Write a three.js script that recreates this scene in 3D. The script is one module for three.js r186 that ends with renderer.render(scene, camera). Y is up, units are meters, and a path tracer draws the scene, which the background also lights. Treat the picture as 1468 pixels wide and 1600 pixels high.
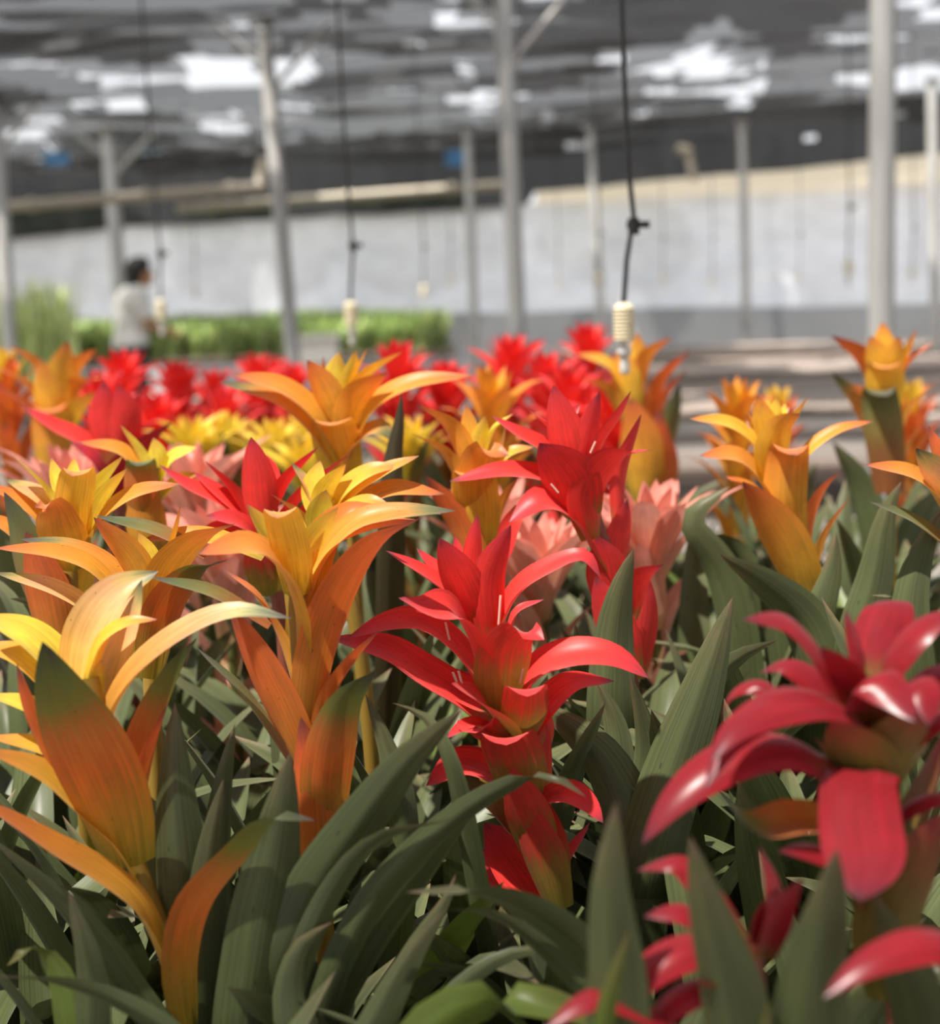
import * as THREE from 'three';
import { mergeGeometries } from 'three/addons/utils/BufferGeometryUtils.js';
import { MarchingCubes } from 'three/addons/objects/MarchingCubes.js';

// ---------------------------------------------------------------- camera, sky, sun, exposure
const scene = new THREE.Scene();
const W = 1468, H = 1600, F = 2500;
const camera = new THREE.PerspectiveCamera(2 * Math.atan(H / 2 / F) * 180 / Math.PI, W / H, 0.05, 200);
camera.position.set(0, 1.5, 0);
camera.rotation.order = 'YXZ';
camera.rotation.x = -Math.atan(368 / F);
camera.rotateZ(-1.9 * Math.PI / 180);
camera.focus = 1.21;
camera.userData.fStop = 5.0;
camera.updateMatrixWorld(true);

const renderer = new THREE.WebGLRenderer({ antialias: true });
renderer.toneMapping = THREE.LinearToneMapping;
renderer.toneMappingExposure = 1.35;
renderer.shadowMap.enabled = true;
renderer.shadowMap.type = THREE.PCFSoftShadowMap;

function rng(seed) { let a = seed >>> 0; return () => { a = (a + 0x6D2B79F5) | 0; let t = Math.imul(a ^ (a >>> 15), 1 | a); t = (t + Math.imul(t ^ (t >>> 7), 61 | t)) ^ t; return ((t ^ (t >>> 14)) >>> 0) / 4294967296; }; }
const hash = (i, j, s = 0) => { let h = Math.imul(i | 0, 374761393) + Math.imul(j | 0, 668265263) + Math.imul(s | 0, 2147483647 ^ 0x5bd1e995); h = Math.imul(h ^ (h >>> 13), 1274126177); return ((h ^ (h >>> 16)) >>> 0) / 4294967296; };
function vnoise(x, y, s = 0) { const i = Math.floor(x), j = Math.floor(y); let u = x - i, v = y - j; u = u * u * (3 - 2 * u); v = v * v * (3 - 2 * v); const a = hash(i, j, s), b = hash(i + 1, j, s), c = hash(i, j + 1, s), d = hash(i + 1, j + 1, s); return a + (b - a) * u + (c - a) * v + (a - b - c + d) * u * v; }
const fbm = (x, y, s = 0) => vnoise(x, y, s) * 0.55 + vnoise(x * 2.1, y * 2.1, s + 7) * 0.28 + vnoise(x * 4.3, y * 4.3, s + 13) * 0.17;

const SKY = 0.72;
{ // hazy tropical sky: bright milky air with thin cloud
  const w = 128, h = 64, data = new Float32Array(w * h * 4);
  for (let j = 0; j < h; j++) for (let i = 0; i < w; i++) {
    const el = (j + 0.5) / h * Math.PI - Math.PI / 2, az = i / w * Math.PI * 2;
    const k = Math.max(0, Math.sin(el));
    const c = 0.5 + 0.5 * fbm(6 + Math.cos(az) * (1.2 + k) * 2, 6 + Math.sin(az) * (1.2 + k) * 2 + k * 3, 3);
    const o = (j * w + i) * 4;
    data[o] = (1.02 - 0.25 * k) * (0.8 + 0.3 * c); data[o + 1] = (1.03 - 0.16 * k) * (0.8 + 0.3 * c); data[o + 2] = (1.05 - 0.04 * k) * (0.8 + 0.3 * c); data[o + 3] = 1;
  }
  const t = new THREE.DataTexture(data, w, h, THREE.RGBAFormat, THREE.FloatType);
  t.mapping = THREE.EquirectangularReflectionMapping; t.magFilter = t.minFilter = THREE.LinearFilter; t.wrapS = THREE.RepeatWrapping; t.needsUpdate = true;
  scene.background = t; scene.environment = t; scene.backgroundIntensity = SKY; scene.environmentIntensity = SKY;
}
const sun = new THREE.DirectionalLight(new THREE.Color(1.0, 0.95, 0.86), 11);
sun.position.set(-3.6, 10, 2.0); sun.target.position.set(0, 0, -3);
sun.position.add(sun.target.position);
sun.castShadow = true; sun.shadow.mapSize.set(4096, 4096); sun.shadow.radius = 2;
Object.assign(sun.shadow.camera, { left: -16, right: 16, top: 16, bottom: -16, near: 0.5, far: 40 });
scene.add(sun, sun.target);

// ---------------------------------------------------------------- helpers
const V3 = (x, y, z) => new THREE.Vector3(x, y, z);
const CR = V3(), CU = V3(), CB = V3(); camera.matrixWorld.extractBasis(CR, CU, CB);
const CF = CB.clone().negate(), CP = camera.position.clone();
/** the point at depth d (metres in front of the lens) that stands at (x, y) of the 1468 x 1600 photograph */
const P = (x, y, d) => CP.clone().addScaledVector(CF, d).addScaledVector(CR, (x - W / 2) / F * d).addScaledVector(CU, -(y - H / 2) / F * d);

const used = new Map();
function numbered(n) { const k = used.get(n) || 0; used.set(n, k + 1); return k ? `${n}_${String(k).padStart(3, '0')}` : n; }
function shadow(o) { o.traverse(m => { if (m.isMesh) { m.castShadow = true; m.receiveShadow = true; } }); return o; }
function tag(o, label, category, group, kind) { o.userData = { label, category }; if (group) o.userData.group = group; if (kind) o.userData.kind = kind; return o; }
function thing(name, label, category, pos = V3(0, 0, 0), group) { const g = new THREE.Group(); g.name = numbered(name); g.position.copy(pos); tag(g, label, category, group); scene.add(g); return g; }
function part(name, geo, mat, parent) { const m = new THREE.Mesh(geo, mat); m.name = name; m.castShadow = m.receiveShadow = true; parent.add(m); return m; }
function struct(name, geo, mat, label, category = 'structure') { const m = new THREE.Mesh(geo, mat); m.name = numbered(name); m.castShadow = m.receiveShadow = true; m.userData = { kind: 'structure', label, category }; scene.add(m); return m; }
const std = (o) => new THREE.MeshStandardMaterial(o);
const phys = (o) => new THREE.MeshPhysicalMaterial(o);
const box = (w, h, d, x = 0, y = 0, z = 0) => new THREE.BoxGeometry(w, h, d).translate(x, y, z);
function tube(pts, r, seg = 12, rad = 8) { return new THREE.TubeGeometry(pts.length === 2 ? new THREE.LineCurve3(pts[0], pts[1]) : new THREE.CatmullRomCurve3(pts, false, 'centripetal'), seg, r, rad, false); }

function noiseTex(w, h, fn, srgb = true, rep) {
  const d = new Uint8Array(w * h * 4);
  for (let j = 0; j < h; j++) for (let i = 0; i < w; i++) { const c = fn(i, j); const o = (j * w + i) * 4; for (let k = 0; k < 3; k++) d[o + k] = Math.max(0, Math.min(255, Math.round(c[k]))); d[o + 3] = 255; }
  const t = new THREE.DataTexture(d, w, h, THREE.RGBAFormat); t.magFilter = THREE.LinearFilter; t.minFilter = THREE.LinearMipmapLinearFilter; t.generateMipmaps = true;
  t.wrapS = t.wrapT = THREE.RepeatWrapping; if (srgb) t.colorSpace = THREE.SRGBColorSpace; if (rep) t.repeat.set(rep[0], rep[1]); t.needsUpdate = true; return t;
}

// ---------------------------------------------------------------- plant tissue materials
// Pigment runs from the base (0) to the tip (1) of a blade, broken up along the parallel veins.
const PAL = {
  orange: [[0, 172, 146, 48], [0.16, 218, 164, 46], [0.4, 242, 172, 50], [0.7, 240, 148, 50], [0.93, 228, 116, 58], [1, 126, 78, 66]],
  gold: [[0, 186, 164, 48], [0.2, 242, 194, 54], [0.65, 246, 186, 54], [0.92, 236, 146, 60], [1, 176, 104, 72]],
  flame: [[0, 202, 170, 54], [0.2, 228, 144, 48], [0.55, 234, 120, 46], [0.85, 226, 104, 52], [1, 132, 68, 64]],
  yellow: [[0, 208, 194, 64], [0.2, 250, 226, 76], [0.7, 250, 220, 72], [0.94, 242, 188, 76], [1, 216, 158, 98]],
  pale: [[0, 244, 196, 76], [.35, 248, 194, 106], [.7, 244, 182, 128], [.86, 204, 176, 104], [.95, 130, 126, 84], [1, 96, 86, 72]],
  sweep: [[0, 210, 176, 58], [0.3, 246, 172, 66], [0.55, 244, 168, 98], [0.74, 240, 192, 138], [0.85, 204, 194, 130], [0.94, 124, 126, 102], [1, 86, 80, 80]],
  tipped: [[0, 186, 160, 50], [0.2, 236, 166, 48], [0.6, 238, 146, 50], [0.78, 200, 148, 74], [0.88, 124, 124, 76], [1, 80, 76, 72]],
  trans: [[0, 160, 146, 46], [0.2, 200, 150, 48], [0.45, 232, 120, 46], [0.62, 208, 120, 52], [0.74, 132, 124, 52], [0.9, 92, 104, 54], [1, 72, 66, 62]],
  olive: [[0, 168, 98, 50], [0.25, 160, 102, 50], [0.5, 136, 116, 56], [0.8, 100, 110, 62], [1, 82, 78, 68]],
  red: [[0, 166, 136, 52], [0.1, 198, 102, 52], [0.22, 234, 56, 44], [0.7, 240, 52, 46], [0.93, 224, 50, 62], [1, 128, 54, 68]],
  cup: [[0, 150, 138, 46], [0.36, 172, 128, 52], [0.56, 222, 72, 48], [0.8, 236, 54, 46], [1, 216, 50, 60]],
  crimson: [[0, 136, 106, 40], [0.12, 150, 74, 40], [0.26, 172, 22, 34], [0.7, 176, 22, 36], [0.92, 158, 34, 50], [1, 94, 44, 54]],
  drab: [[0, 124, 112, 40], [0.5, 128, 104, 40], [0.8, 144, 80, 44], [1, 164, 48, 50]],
  salmon: [[0, 222, 200, 140], [0.25, 240, 178, 150], [0.8, 240, 160, 142], [1, 212, 126, 114]],
  leaf: [[0, 69, 76, 39], [0.5, 79, 88, 48], [0.9, 89, 96, 58], [0.985, 101, 99, 64], [1, 128, 102, 79]],
  fresh: [[0, 80, 92, 27], [0.5, 92, 107, 32], [0.9, 96, 113, 36], [1, 113, 105, 54]],
  brown: [[0, 81, 60, 28], [0.4, 77, 61, 30], [0.8, 70, 65, 34], [1, 71, 61, 38]],
};
const SOFT = new Set(['leaf', 'fresh', 'brown']);
function stopAt(s, v) { for (let i = 1; i < s.length; i++) if (v <= s[i][0]) { const a = s[i - 1], b = s[i], k = (v - a[0]) / (b[0] - a[0]); return [a[1] + (b[1] - a[1]) * k, a[2] + (b[2] - a[2]) * k, a[3] + (b[3] - a[3]) * k]; } return s[s.length - 1].slice(1); }
const veinBump = noiseTex(128, 128, (i, j) => { const f = 128 + 34 * Math.sin(i / 128 * Math.PI * 2 * 26 + 3 * vnoise(i * 0.12, 1, 4)) + 110 * (vnoise(i * 0.8, j * 0.03, 5) - 0.5); return [f, f, f]; }, false);
const bladeMats = new Map();
function bladeMat(kind, variant = 0) {
  const key = kind + variant; if (bladeMats.has(key)) return bladeMats.get(key);
  const s = PAL[kind], leafy = SOFT.has(kind), sd = key.split('').reduce((a, c) => a * 31 + c.charCodeAt(0), 7) & 0xffff;
  const amp = leafy ? 0.13 : 0.10, jit = kind === 'cup' || kind === 'red' ? 0.16 : 0.1;
  const t = noiseTex(96, 256, (i, j) => {
    const u = i / 96, v = j / 255;
    const streak = vnoise(u * 34, v * 2.2, sd) - 0.5, fine = vnoise(u * 80, v * 5, sd + 3) - 0.5, blot = fbm(u * 3, v * 7, sd + 9) - 0.5;
    const c = stopAt(s, Math.max(0, Math.min(1, v + jit * (streak + fine * 0.5) * (v < 0.96 ? 1 : 0.1) + blot * 0.12)));
    let k = 1 + amp * (streak * 1.1 + fine * 1.3) + blot * (leafy ? 0.22 : 0.14);
    if (hash(i >> 1, j >> 1, sd) > 0.9993) k *= 0.6;
    return [c[0] * k, c[1] * k * (1 + blot * 0.06), c[2] * k];
  });
  t.wrapS = t.wrapT = THREE.ClampToEdgeWrapping;
  const m = phys({ map: t, roughness: 0.92, side: THREE.DoubleSide, transmission: leafy ? 0.14 : 0.3, thickness: 0, clearcoat: leafy ? 0.55 : 0.35, clearcoatRoughness: leafy ? 0.38 : 0.34, bumpMap: veinBump, bumpScale: leafy ? 0.00022 : 0.00014, specularIntensity: 0.6 });
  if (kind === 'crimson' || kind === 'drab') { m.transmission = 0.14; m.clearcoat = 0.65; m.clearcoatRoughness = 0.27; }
  m.name = key; bladeMats.set(key, m); return m;
}
const stemMat = { orange: std({ color: '#9a7a2a', roughness: 0.6 }), red: std({ color: '#8f4a34', roughness: 0.6 }), green: std({ color: '#5c6634', roughness: 0.6 }) };
const potMat = std({ color: '#2a2522', roughness: 0.55 });
const soilMat = std({ map: noiseTex(64, 64, (i, j) => { const k = 0.6 + 0.8 * hash(i, j, 4); return [58 * k, 42 * k, 30 * k]; }), roughness: 1 });
const floretMat = phys({ color: '#f0c9b4', roughness: 0.7, transmission: 0.2, thickness: 0 });

// ---------------------------------------------------------------- blades (leaves and bracts)
const bractW = t => t < 0.45 ? 0.66 + 0.34 * Math.sin(t / 0.45 * Math.PI / 2) : Math.pow(Math.max(0, 1 - Math.pow((t - 0.45) / 0.55, 1.9)), 0.92);
const leafW = t => t < 0.68 ? 0.74 + 0.26 * Math.sin(t / 0.68 * Math.PI / 2) : Math.pow(Math.max(0, 1 - Math.pow((t - 0.68) / 0.32, 2.0)), 0.85);
const stubW = t => t < 0.5 ? 0.75 + 0.25 * Math.sin(t / 0.5 * Math.PI / 2) : Math.pow(Math.max(0, 1 - Math.pow((t - 0.5) / 0.5, 2.6)), 0.7);
/** a thin blade along world points base -> tip; face: how much it turns its broad side to where it is seen from along the aisle */
function bladeGeo(pts, width, { leaf = false, k = 1.1, roll = 0, twist = 0, cup = 0.22, segs = 0, cross = 6, away = false, stub = false, origin, wave = 0, seed = 1, face = 0 } = {}) {
  const curve = new THREE.CatmullRomCurve3(pts, false, 'centripetal'); curve.arcLengthDivisions = 120;
  const n = segs || (leaf ? 26 : 22), prof = leaf ? leafW : stub ? stubW : bractW;
  const ps = curve.getSpacedPoints(n), L = curve.getLength();
  const out = ps[n].clone().sub(ps[0]); out.y = 0;
  const toCam = V3(CP.x - ps[0].x, 0, CP.z - ps[0].z).normalize();
  out.addScaledVector(toCam, (away ? -0.3 : 0.3) * L); if (out.lengthSq() < 1e-8) out.copy(toCam);
  const B = V3(0, 1, 0).cross(out).normalize();
  const pos = [], uv = [], idx = []; const T = V3(), N = V3(), Vw = V3(), Bx = V3(), q = new THREE.Quaternion();
  for (let i = 0; i <= n; i++) {
    const t = i / n; T.copy(ps[Math.min(n, i + 1)]).sub(ps[Math.max(0, i - 1)]).normalize();
    N.copy(T).cross(B); if (N.lengthSq() < 1e-6) N.set(0, 1, 0); N.normalize();
    Vw.copy(CP).sub(ps[i]).normalize(); if (face) N.lerp(Vw, face);
    const dv = N.dot(Vw); N.addScaledVector(Vw, k * 0.72 * dv / (Math.abs(dv) + 0.25)); N.addScaledVector(T, -N.dot(T)).normalize();
    const a = (twist * t - roll * 0.6) * Math.PI / 180; if (a) N.applyQuaternion(q.setFromAxisAngle(T, a));
    Bx.copy(N).cross(T).normalize();
    const w = width * Math.max(prof(t), i === n ? 0.0 : 0.03), cu = cup * (leaf ? 1.15 - 0.6 * t : 1.5 - 1.2 * t);
    for (let j = 0; j <= cross; j++) {
      const s = j / cross * 2 - 1;
      const wv = wave ? wave * width * Math.abs(s) * Math.sin(t * 17 + seed + (s > 0 ? 0 : 2)) : 0;
      const off = cu * w * (s * s - 0.35) + wv + (leaf ? -0.03 * w * Math.max(0, 1 - Math.abs(s) * 3) : 0);
      pos.push(ps[i].x + Bx.x * s * w / 2 + N.x * off - (origin ? origin.x : 0), ps[i].y + Bx.y * s * w / 2 + N.y * off - (origin ? origin.y : 0), ps[i].z + Bx.z * s * w / 2 + N.z * off - (origin ? origin.z : 0));
      uv.push(j / cross, t);
    }
  }
  for (let i = 0; i < n; i++) for (let j = 0; j < cross; j++) { const a = i * (cross + 1) + j, b = a + cross + 1; idx.push(a, a + 1, b, b, a + 1, b + 1); }
  const g = new THREE.BufferGeometry(); g.setAttribute('position', new THREE.Float32BufferAttribute(pos, 3)); g.setAttribute('uv', new THREE.Float32BufferAttribute(uv, 2)); g.setIndex(idx); g.computeVertexNormals(); return g;
}

// ---------------------------------------------------------------- pots
const BENCH = 0.7, POT_H = 0.12;
const potGeo = new THREE.LatheGeometry([[0, 0.002], [0.044, 0.002], [0.046, 0.004], [0.056, 0.095], [0.062, 0.097], [0.063, 0.12], [0.058, 0.12], [0.055, 0.1], [0, 0.1]].map(a => new THREE.Vector2(...a)), 24);
const soilGeo = new THREE.CylinderGeometry(0.054, 0.052, 0.012, 20).translate(0, 0.105, 0);
function addPot(g) { const p = part('pot', potGeo, potMat, g); part('soil', soilGeo, soilMat, p); }
/** one strap leaf of a rosette, in coordinates local to the plant */
function strap(az, len, lift, bend, y0 = 0.1, r0 = 0.012) {
  const pts = []; let x = r0, y = y0, a = lift; const n = 7;
  for (let i = 0; i <= n; i++) { pts.push(V3(Math.cos(az) * x, y, Math.sin(az) * x)); const t = i / n; a = lift - bend * t * t; x += Math.cos(a) * len / n; y += Math.sin(a) * len / n; }
  return pts;
}
function rosette(g, n, R, { len = [0.3, 0.42], lift = [1.05, 1.4], bend = [0.3, 1.4], w = [0.028, 0.042], kinds = ['leaf'], skip, k = 0 } = {}) {
  const mix = (r) => r[0] + (r[1] - r[0]) * R(); let az = R() * 6.28;
  for (let i = 0; i < n; i++) {
    az += 2.39996 + (R() - 0.5) * 0.4; const pts = strap(az, mix(len), mix(lift), mix(bend)), w1 = mix(w), kd = kinds[Math.floor(R() * kinds.length)], vr = Math.floor(R() * 3), sd = R() * 6;
    if (skip && skip(az)) continue;
    const world = pts.map(p => p.clone().add(g.position));
    part('leaf', bladeGeo(world, w1, { leaf: true, k, segs: 16, cross: 4, cup: 0.2, origin: g.position, twist: (sd - 3) * 8 }), bladeMat(kd, vr), g);
  }
}
/** a plant traced part by part; d = its depth, stem and blades given by where they stand in the photograph */
function hero(label, { d, stem, tone = 'orange', bracts = [], leaves = [], ros = 10, seed = 1, florets = [], rosOpt = {}, group = 'flowering bromeliads on the near bench' }) {
  const R = rng(seed * 7919 + 11);
  const sp = stem.map(([x, y, o]) => P(x, y, d + (o || 0)));
  const lean = sp.length > 1 ? sp[0].clone().sub(sp[1]) : V3(0, -1, 0); lean.y = 0; lean.clampLength(0, 0.02);
  const base = V3(sp[0].x + lean.x * 1.2, BENCH, sp[0].z + Math.min(0, lean.z));
  const g = thing('guzmania_plant', label, 'potted plant', base, group);
  addPot(g);
  const top = V3(base.x, BENCH + 0.1, base.z);
  part('stem', tube([top, ...sp].map(p => p.clone().sub(base)), 0.0065, 24, 8), stemMat[tone], g);
  bracts.forEach(([kind, w, dz, pts, o = {}], i) => {
    let len = [0]; for (let k = 1; k < pts.length; k++) len.push(len[k - 1] + Math.hypot(pts[k][0] - pts[k - 1][0], pts[k][1] - pts[k - 1][1]));
    const tot = len[len.length - 1], s0 = dz < 0 ? -0.006 : 0.006;
    const wp = pts.map((p, k) => P(p[0], p[1], d + s0 + dz * Math.pow(len[k] / tot, 0.9) + (p[2] || 0)));
    const e0 = pts[0], e1 = pts[pts.length - 1], sideways = !o.stub && Math.abs(e1[0] - e0[0]) > 0.95 * Math.abs(e1[1] - e0[1]) ? { face: o.face ?? 0.4, k: 0, roll: 0 } : {};
    if (o.stub) { const e = wp[wp.length - 1], L = e.distanceTo(wp[0]); wp.push(e.clone().add(V3(0, -0.02 * L, (dz < 0.012 ? 0.3 : -0.2) * L))); }
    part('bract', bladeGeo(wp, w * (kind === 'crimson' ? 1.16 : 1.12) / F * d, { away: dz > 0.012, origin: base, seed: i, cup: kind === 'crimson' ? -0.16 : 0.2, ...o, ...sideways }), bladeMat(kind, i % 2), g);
  });
  leaves.forEach(([kind, w, d0, d1, pts, o = {}], i) => {
    const n = pts.length, wp = pts.map((p, k) => P(p[0], p[1], d0 + (d1 - d0) * k / (n - 1)));
    if (!o.free && wp[0].y > BENCH + 0.16) { const a = wp[0], m = V3(a.x * 0.55 + base.x * 0.45, BENCH + 0.1 + (a.y - BENCH - 0.1) * 0.42, a.z * 0.55 + base.z * 0.45); wp.unshift(top.clone().lerp(m, 0.08), m); }
    part('leaf', bladeGeo(wp, w * 1.1 / F * (d0 + d1) / 2, { leaf: true, origin: base, seed: i, segs: 34, cross: 8, ...o }), bladeMat(kind, i % 3), g);
  });
  florets.forEach(([x, y, x2, y2, dz = -0.01]) => part('floret', tube([P(x, y, d + dz), P(x2, y2, d + dz)].map(p => p.sub(base)), 0.0009, 3, 6), floretMat, g));
  if (ros) rosette(g, ros, R, rosOpt);
  return g;
}
/** a plant grown by rule in its own coordinates: prototypes for the middle distance */
function grow(name, label, { bract, inner, scape, tone, seed, hgt = 0.62, head = 0.2, len = 0.1, w = 0.028, arch = 1.1, n = 22, ros = 10, tuft = 9, group }) {
  const R = rng(seed), g = thing(name, label, 'potted plant', V3(0, 0, 0), group); addPot(g);
  part('stem', tube([V3(0, 0.1, 0), V3(0.006, hgt * 0.6, 0.004), V3(0, hgt - 0.05, 0)], 0.006, 10, 6), stemMat[tone], g);
  let az = R() * 6; const add = (kind, y, L, ww, lift, bend, v) => { const pts = strap(az, L, lift, bend, y, 0.004); part('bract', bladeGeo(pts, ww, { k: 0, segs: 12, cross: 4, cup: 0.28, twist: (R() - 0.5) * 30 }), bladeMat(kind, v), g); az += 2.39996 + (R() - 0.5) * 0.3; };
  for (let i = 0; i < 7; i++) add(scape, 0.2 + (hgt - head - 0.2) * i / 7, 0.13 + 0.03 * R(), w * 1.15, 1.35 - 0.1 * R(), 0.5 + 0.5 * R(), i % 2);
  for (let i = 0; i < n - tuft; i++) { const t = i / (n - tuft); add(bract, hgt - head + t * (head - 0.075), len * (1.3 - 0.35 * t) * (0.85 + 0.3 * R()), w * (0.9 + 0.3 * R()), 1.0 + 0.1 * t + 0.15 * R(), arch * (0.8 + 0.5 * R()), i % 2); }
  for (let i = 0; i < tuft; i++) { const t = i / tuft; add(inner, hgt - 0.085 + 0.025 * t, len * (0.9 - 0.25 * t), w * 0.75, 1.15 + 0.35 * t, 0.35, i % 2); }
  rosette(g, ros, R, { k: 0 });
  return g;
}

// ---------------------------------------------------------------- ground and benches
const ROOF = 3.22;
const groundTex = noiseTex(256, 256, (i, j) => { const k = 0.75 + 0.5 * fbm(i / 22, j / 22, 2) * (0.8 + 0.4 * hash(i, j, 8)); return [128 * k, 120 * k, 110 * k]; });
{
  const g = new THREE.BoxGeometry(60, 0.2, 70).translate(0, -0.1, -15); const uv = g.attributes.uv; for (let i = 0; i < uv.count; i++) uv.setXY(i, uv.getX(i) * 20, uv.getY(i) * 24);
  struct('floor', g, std({ map: groundTex, roughness: 0.9 }), 'grey brown packed gravel floor under the benches', 'floor');
}
const galv = std({ map: noiseTex(128, 128, (i, j) => { const k = 0.86 + 0.28 * fbm(i / 14, j / 14, 21); return [178 * k, 177 * k, 174 * k]; }), roughness: 0.42, metalness: 0.35 });
const galvWorn = std({ map: noiseTex(128, 128, (i, j) => { const k = 0.7 + 0.6 * fbm(i / 30, j / 9, 31); return [172 * k, 163 * k, 156 * k]; }), roughness: 0.38, metalness: 0.25 });
const slatWood = std({ map: noiseTex(128, 128, (i, j) => { const k = 0.7 + 0.6 * fbm(i / 40, j / 6, 41); return [146 * k, 130 * k, 120 * k]; }), roughness: 0.75 });
function bench(label, x0, x1, z0, z1, { pitch = 0.1, w = 0.075, y = BENCH, bare = false, seed = 1 } = {}) {
  const R = rng(seed), L = x1 - x0, g = thing('slatted_bench', label, 'bench', V3((x0 + x1) / 2, 0, z0), 'growing benches');
  const slat = new THREE.BoxGeometry(L, 0.02, w), n = Math.floor((z0 - z1) / pitch);
  for (let i = 0; i < n; i++) { const m = part('slat', slat, R() < 0.45 ? galvWorn : slatWood, g); m.position.set(0, y - 0.012 - (R() < 0.5 ? 0.003 : 0), -(i + 0.5) * pitch); m.rotation.x = (R() - 0.5) * 0.12; }
  const rail = new THREE.BoxGeometry(L, 0.05, 0.04);
  for (const z of [-0.05, z1 - z0 + 0.05]) part('rail', rail, bare ? galv : slatWood, g).position.set(0, y - 0.05, z);
  const legG = new THREE.CylinderGeometry(0.025, 0.025, y - 0.03, 10);
  for (const x of [-L / 2 + 0.15, 0, L / 2 - 0.15]) for (const z of [-0.1, z1 - z0 + 0.1]) part('leg', legG, galv, g).position.set(x, (y - 0.03) / 2, z);
  return g;
}
bench('slatted bench carrying the near bromeliads', -3.4, 3.4, -0.35, -5.1, { seed: 1 });
bench('bare grey slatted bench just behind the flowering plants', -4.2, 5.5, -6.45, -8.6, { seed: 2 });
bench('bare slatted bench, second behind the flowers, right of the person', -1.0, 7, -9.1, -11.5, { seed: 3 });
bench('bare slatted bench, third behind the flowers at right', 0.1, 8, -12.3, -14.6, { seed: 4 });
bench('bare slatted bench farthest right before the plastic wall', 0.2, 9, -15.4, -17.2, { seed: 5 });
bench('slatted bench under the green seedlings at left', -8.5, -0.1, -17.0, -19.6, { seed: 6, y: 0.74 });

// ---------------------------------------------------------------- far wall: plastic film, darker skirt, cream band for the sunlit gap, shade-net curtain
const wA = P(-260, 430, 25.2), wB = P(1760, 430, 17.4); wA.y = wB.y = 0;
const wDir = wB.clone().sub(wA).normalize(); wA.addScaledVector(wDir, -4.6); wB.addScaledVector(wDir, 5); const wLen = wB.distanceTo(wA); const wN = V3(-wDir.z, 0, wDir.x); // faces the camera
if (wN.z < 0) wN.negate();
const onWall = (s, y, o = 0) => V3(wA.x + wDir.x * s + wN.x * o, y, wA.z + wDir.z * s + wN.z * o);
function sAt(px, py = 430) { // where along the wall a sight line meets it
  const q = P(px, py, 1).sub(CP); const t = wA.clone().sub(CP).dot(wN) / q.dot(wN); return { s: CP.clone().addScaledVector(q, t).sub(wA).dot(wDir), y: CP.y + q.y * t };
}
function sheet(s0, s1, y0, y1, ns, ny, off, keep) {
  const pos = [], uv = [], idx = [];
  for (let j = 0; j <= ny; j++) for (let i = 0; i <= ns; i++) { const s = s0 + (s1 - s0) * i / ns, v = j / ny, a = typeof y0 === 'function' ? y0(s) : y0, b = typeof y1 === 'function' ? y1(s) : y1, y = a + (b - a) * v; const p = onWall(s, y, off(s, y)); pos.push(p.x, p.y, p.z); uv.push(s / 2, y / 2); }
  for (let j = 0; j < ny; j++) for (let i = 0; i < ns; i++) { if (keep && !keep(s0 + (s1 - s0) * (i + 0.5) / ns, j / ny)) continue; const a = j * (ns + 1) + i, b = a + ns + 1; idx.push(a, a + 1, b, b, a + 1, b + 1); }
  const g = new THREE.BufferGeometry(); g.setAttribute('position', new THREE.Float32BufferAttribute(pos, 3)); g.setAttribute('uv', new THREE.Float32BufferAttribute(uv, 2)); g.setIndex(idx); g.computeVertexNormals(); return g;
}
const pinch = sAt(1115, 425), pinch2 = sAt(1105, 500);
const filmTop = s => { const e = s / wLen; return 2.36 + 0.1 * (fbm(s * 0.9, 1, 5) - 0.5) + (e < 0.5 ? -0.16 * (0.5 - e) * 2 * vnoise(s * 0.55, 3, 9) * 2 : 0); };
const filmOff = (s, y) => {
  const dx = s - pinch.s, dy = y - pinch.y, r = Math.hypot(dx, dy), th = Math.atan2(dy, dx);
  return 0.05 * (fbm(s * 0.8, y * 1.2, 11) - 0.5) + 0.05 * (vnoise(s * 4.5, y * 0.35, 17) - 0.5) + 0.075 * (vnoise(th * 5 + 40, r * 0.5, 23) - 0.5) * Math.exp(-r * r / 3.2) + 0.03 * (fbm(s * 0.5 + y * 2.2, y * 0.8, 27) - 0.5);
};
const film = phys({ map: noiseTex(128, 128, (i, j) => { const k = 0.93 + 0.12 * fbm(i / 20, j / 9, 51); return [230 * k, 234 * k, 241 * k]; }), roughness: 0.93, transmission: 0.8, thickness: 0, side: THREE.DoubleSide, clearcoat: 0.1, clearcoatRoughness: 0.4 });
struct('wall_back', sheet(0, wLen, 1.0, filmTop, 380, 34, filmOff), film, 'wrinkled translucent white plastic film wall at the back', 'wall');
const skirtMat = phys({ color: '#a6a9ae', roughness: 0.95, transmission: 0.3, thickness: 0, side: THREE.DoubleSide });
struct('wall_back_skirt', sheet(0, wLen, 0, s => 1.03 + 0.06 * (vnoise(s * 0.8, 2, 61) - 0.5), 160, 10, (s, y) => 0.06 + filmOff(s, y) * 0.6), skirtMat, 'darker grey sheet along the foot of the plastic wall', 'wall');
const netMat = (op, tone) => std({ map: noiseTex(96, 96, (i, j) => { const k = 0.7 + 0.6 * fbm(i / 10, j / 10, 71 + op * 10); return [tone * k, tone * k, tone * 1.02 * k]; }), roughness: 0.95, transparent: true, opacity: op, side: THREE.DoubleSide });
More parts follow.
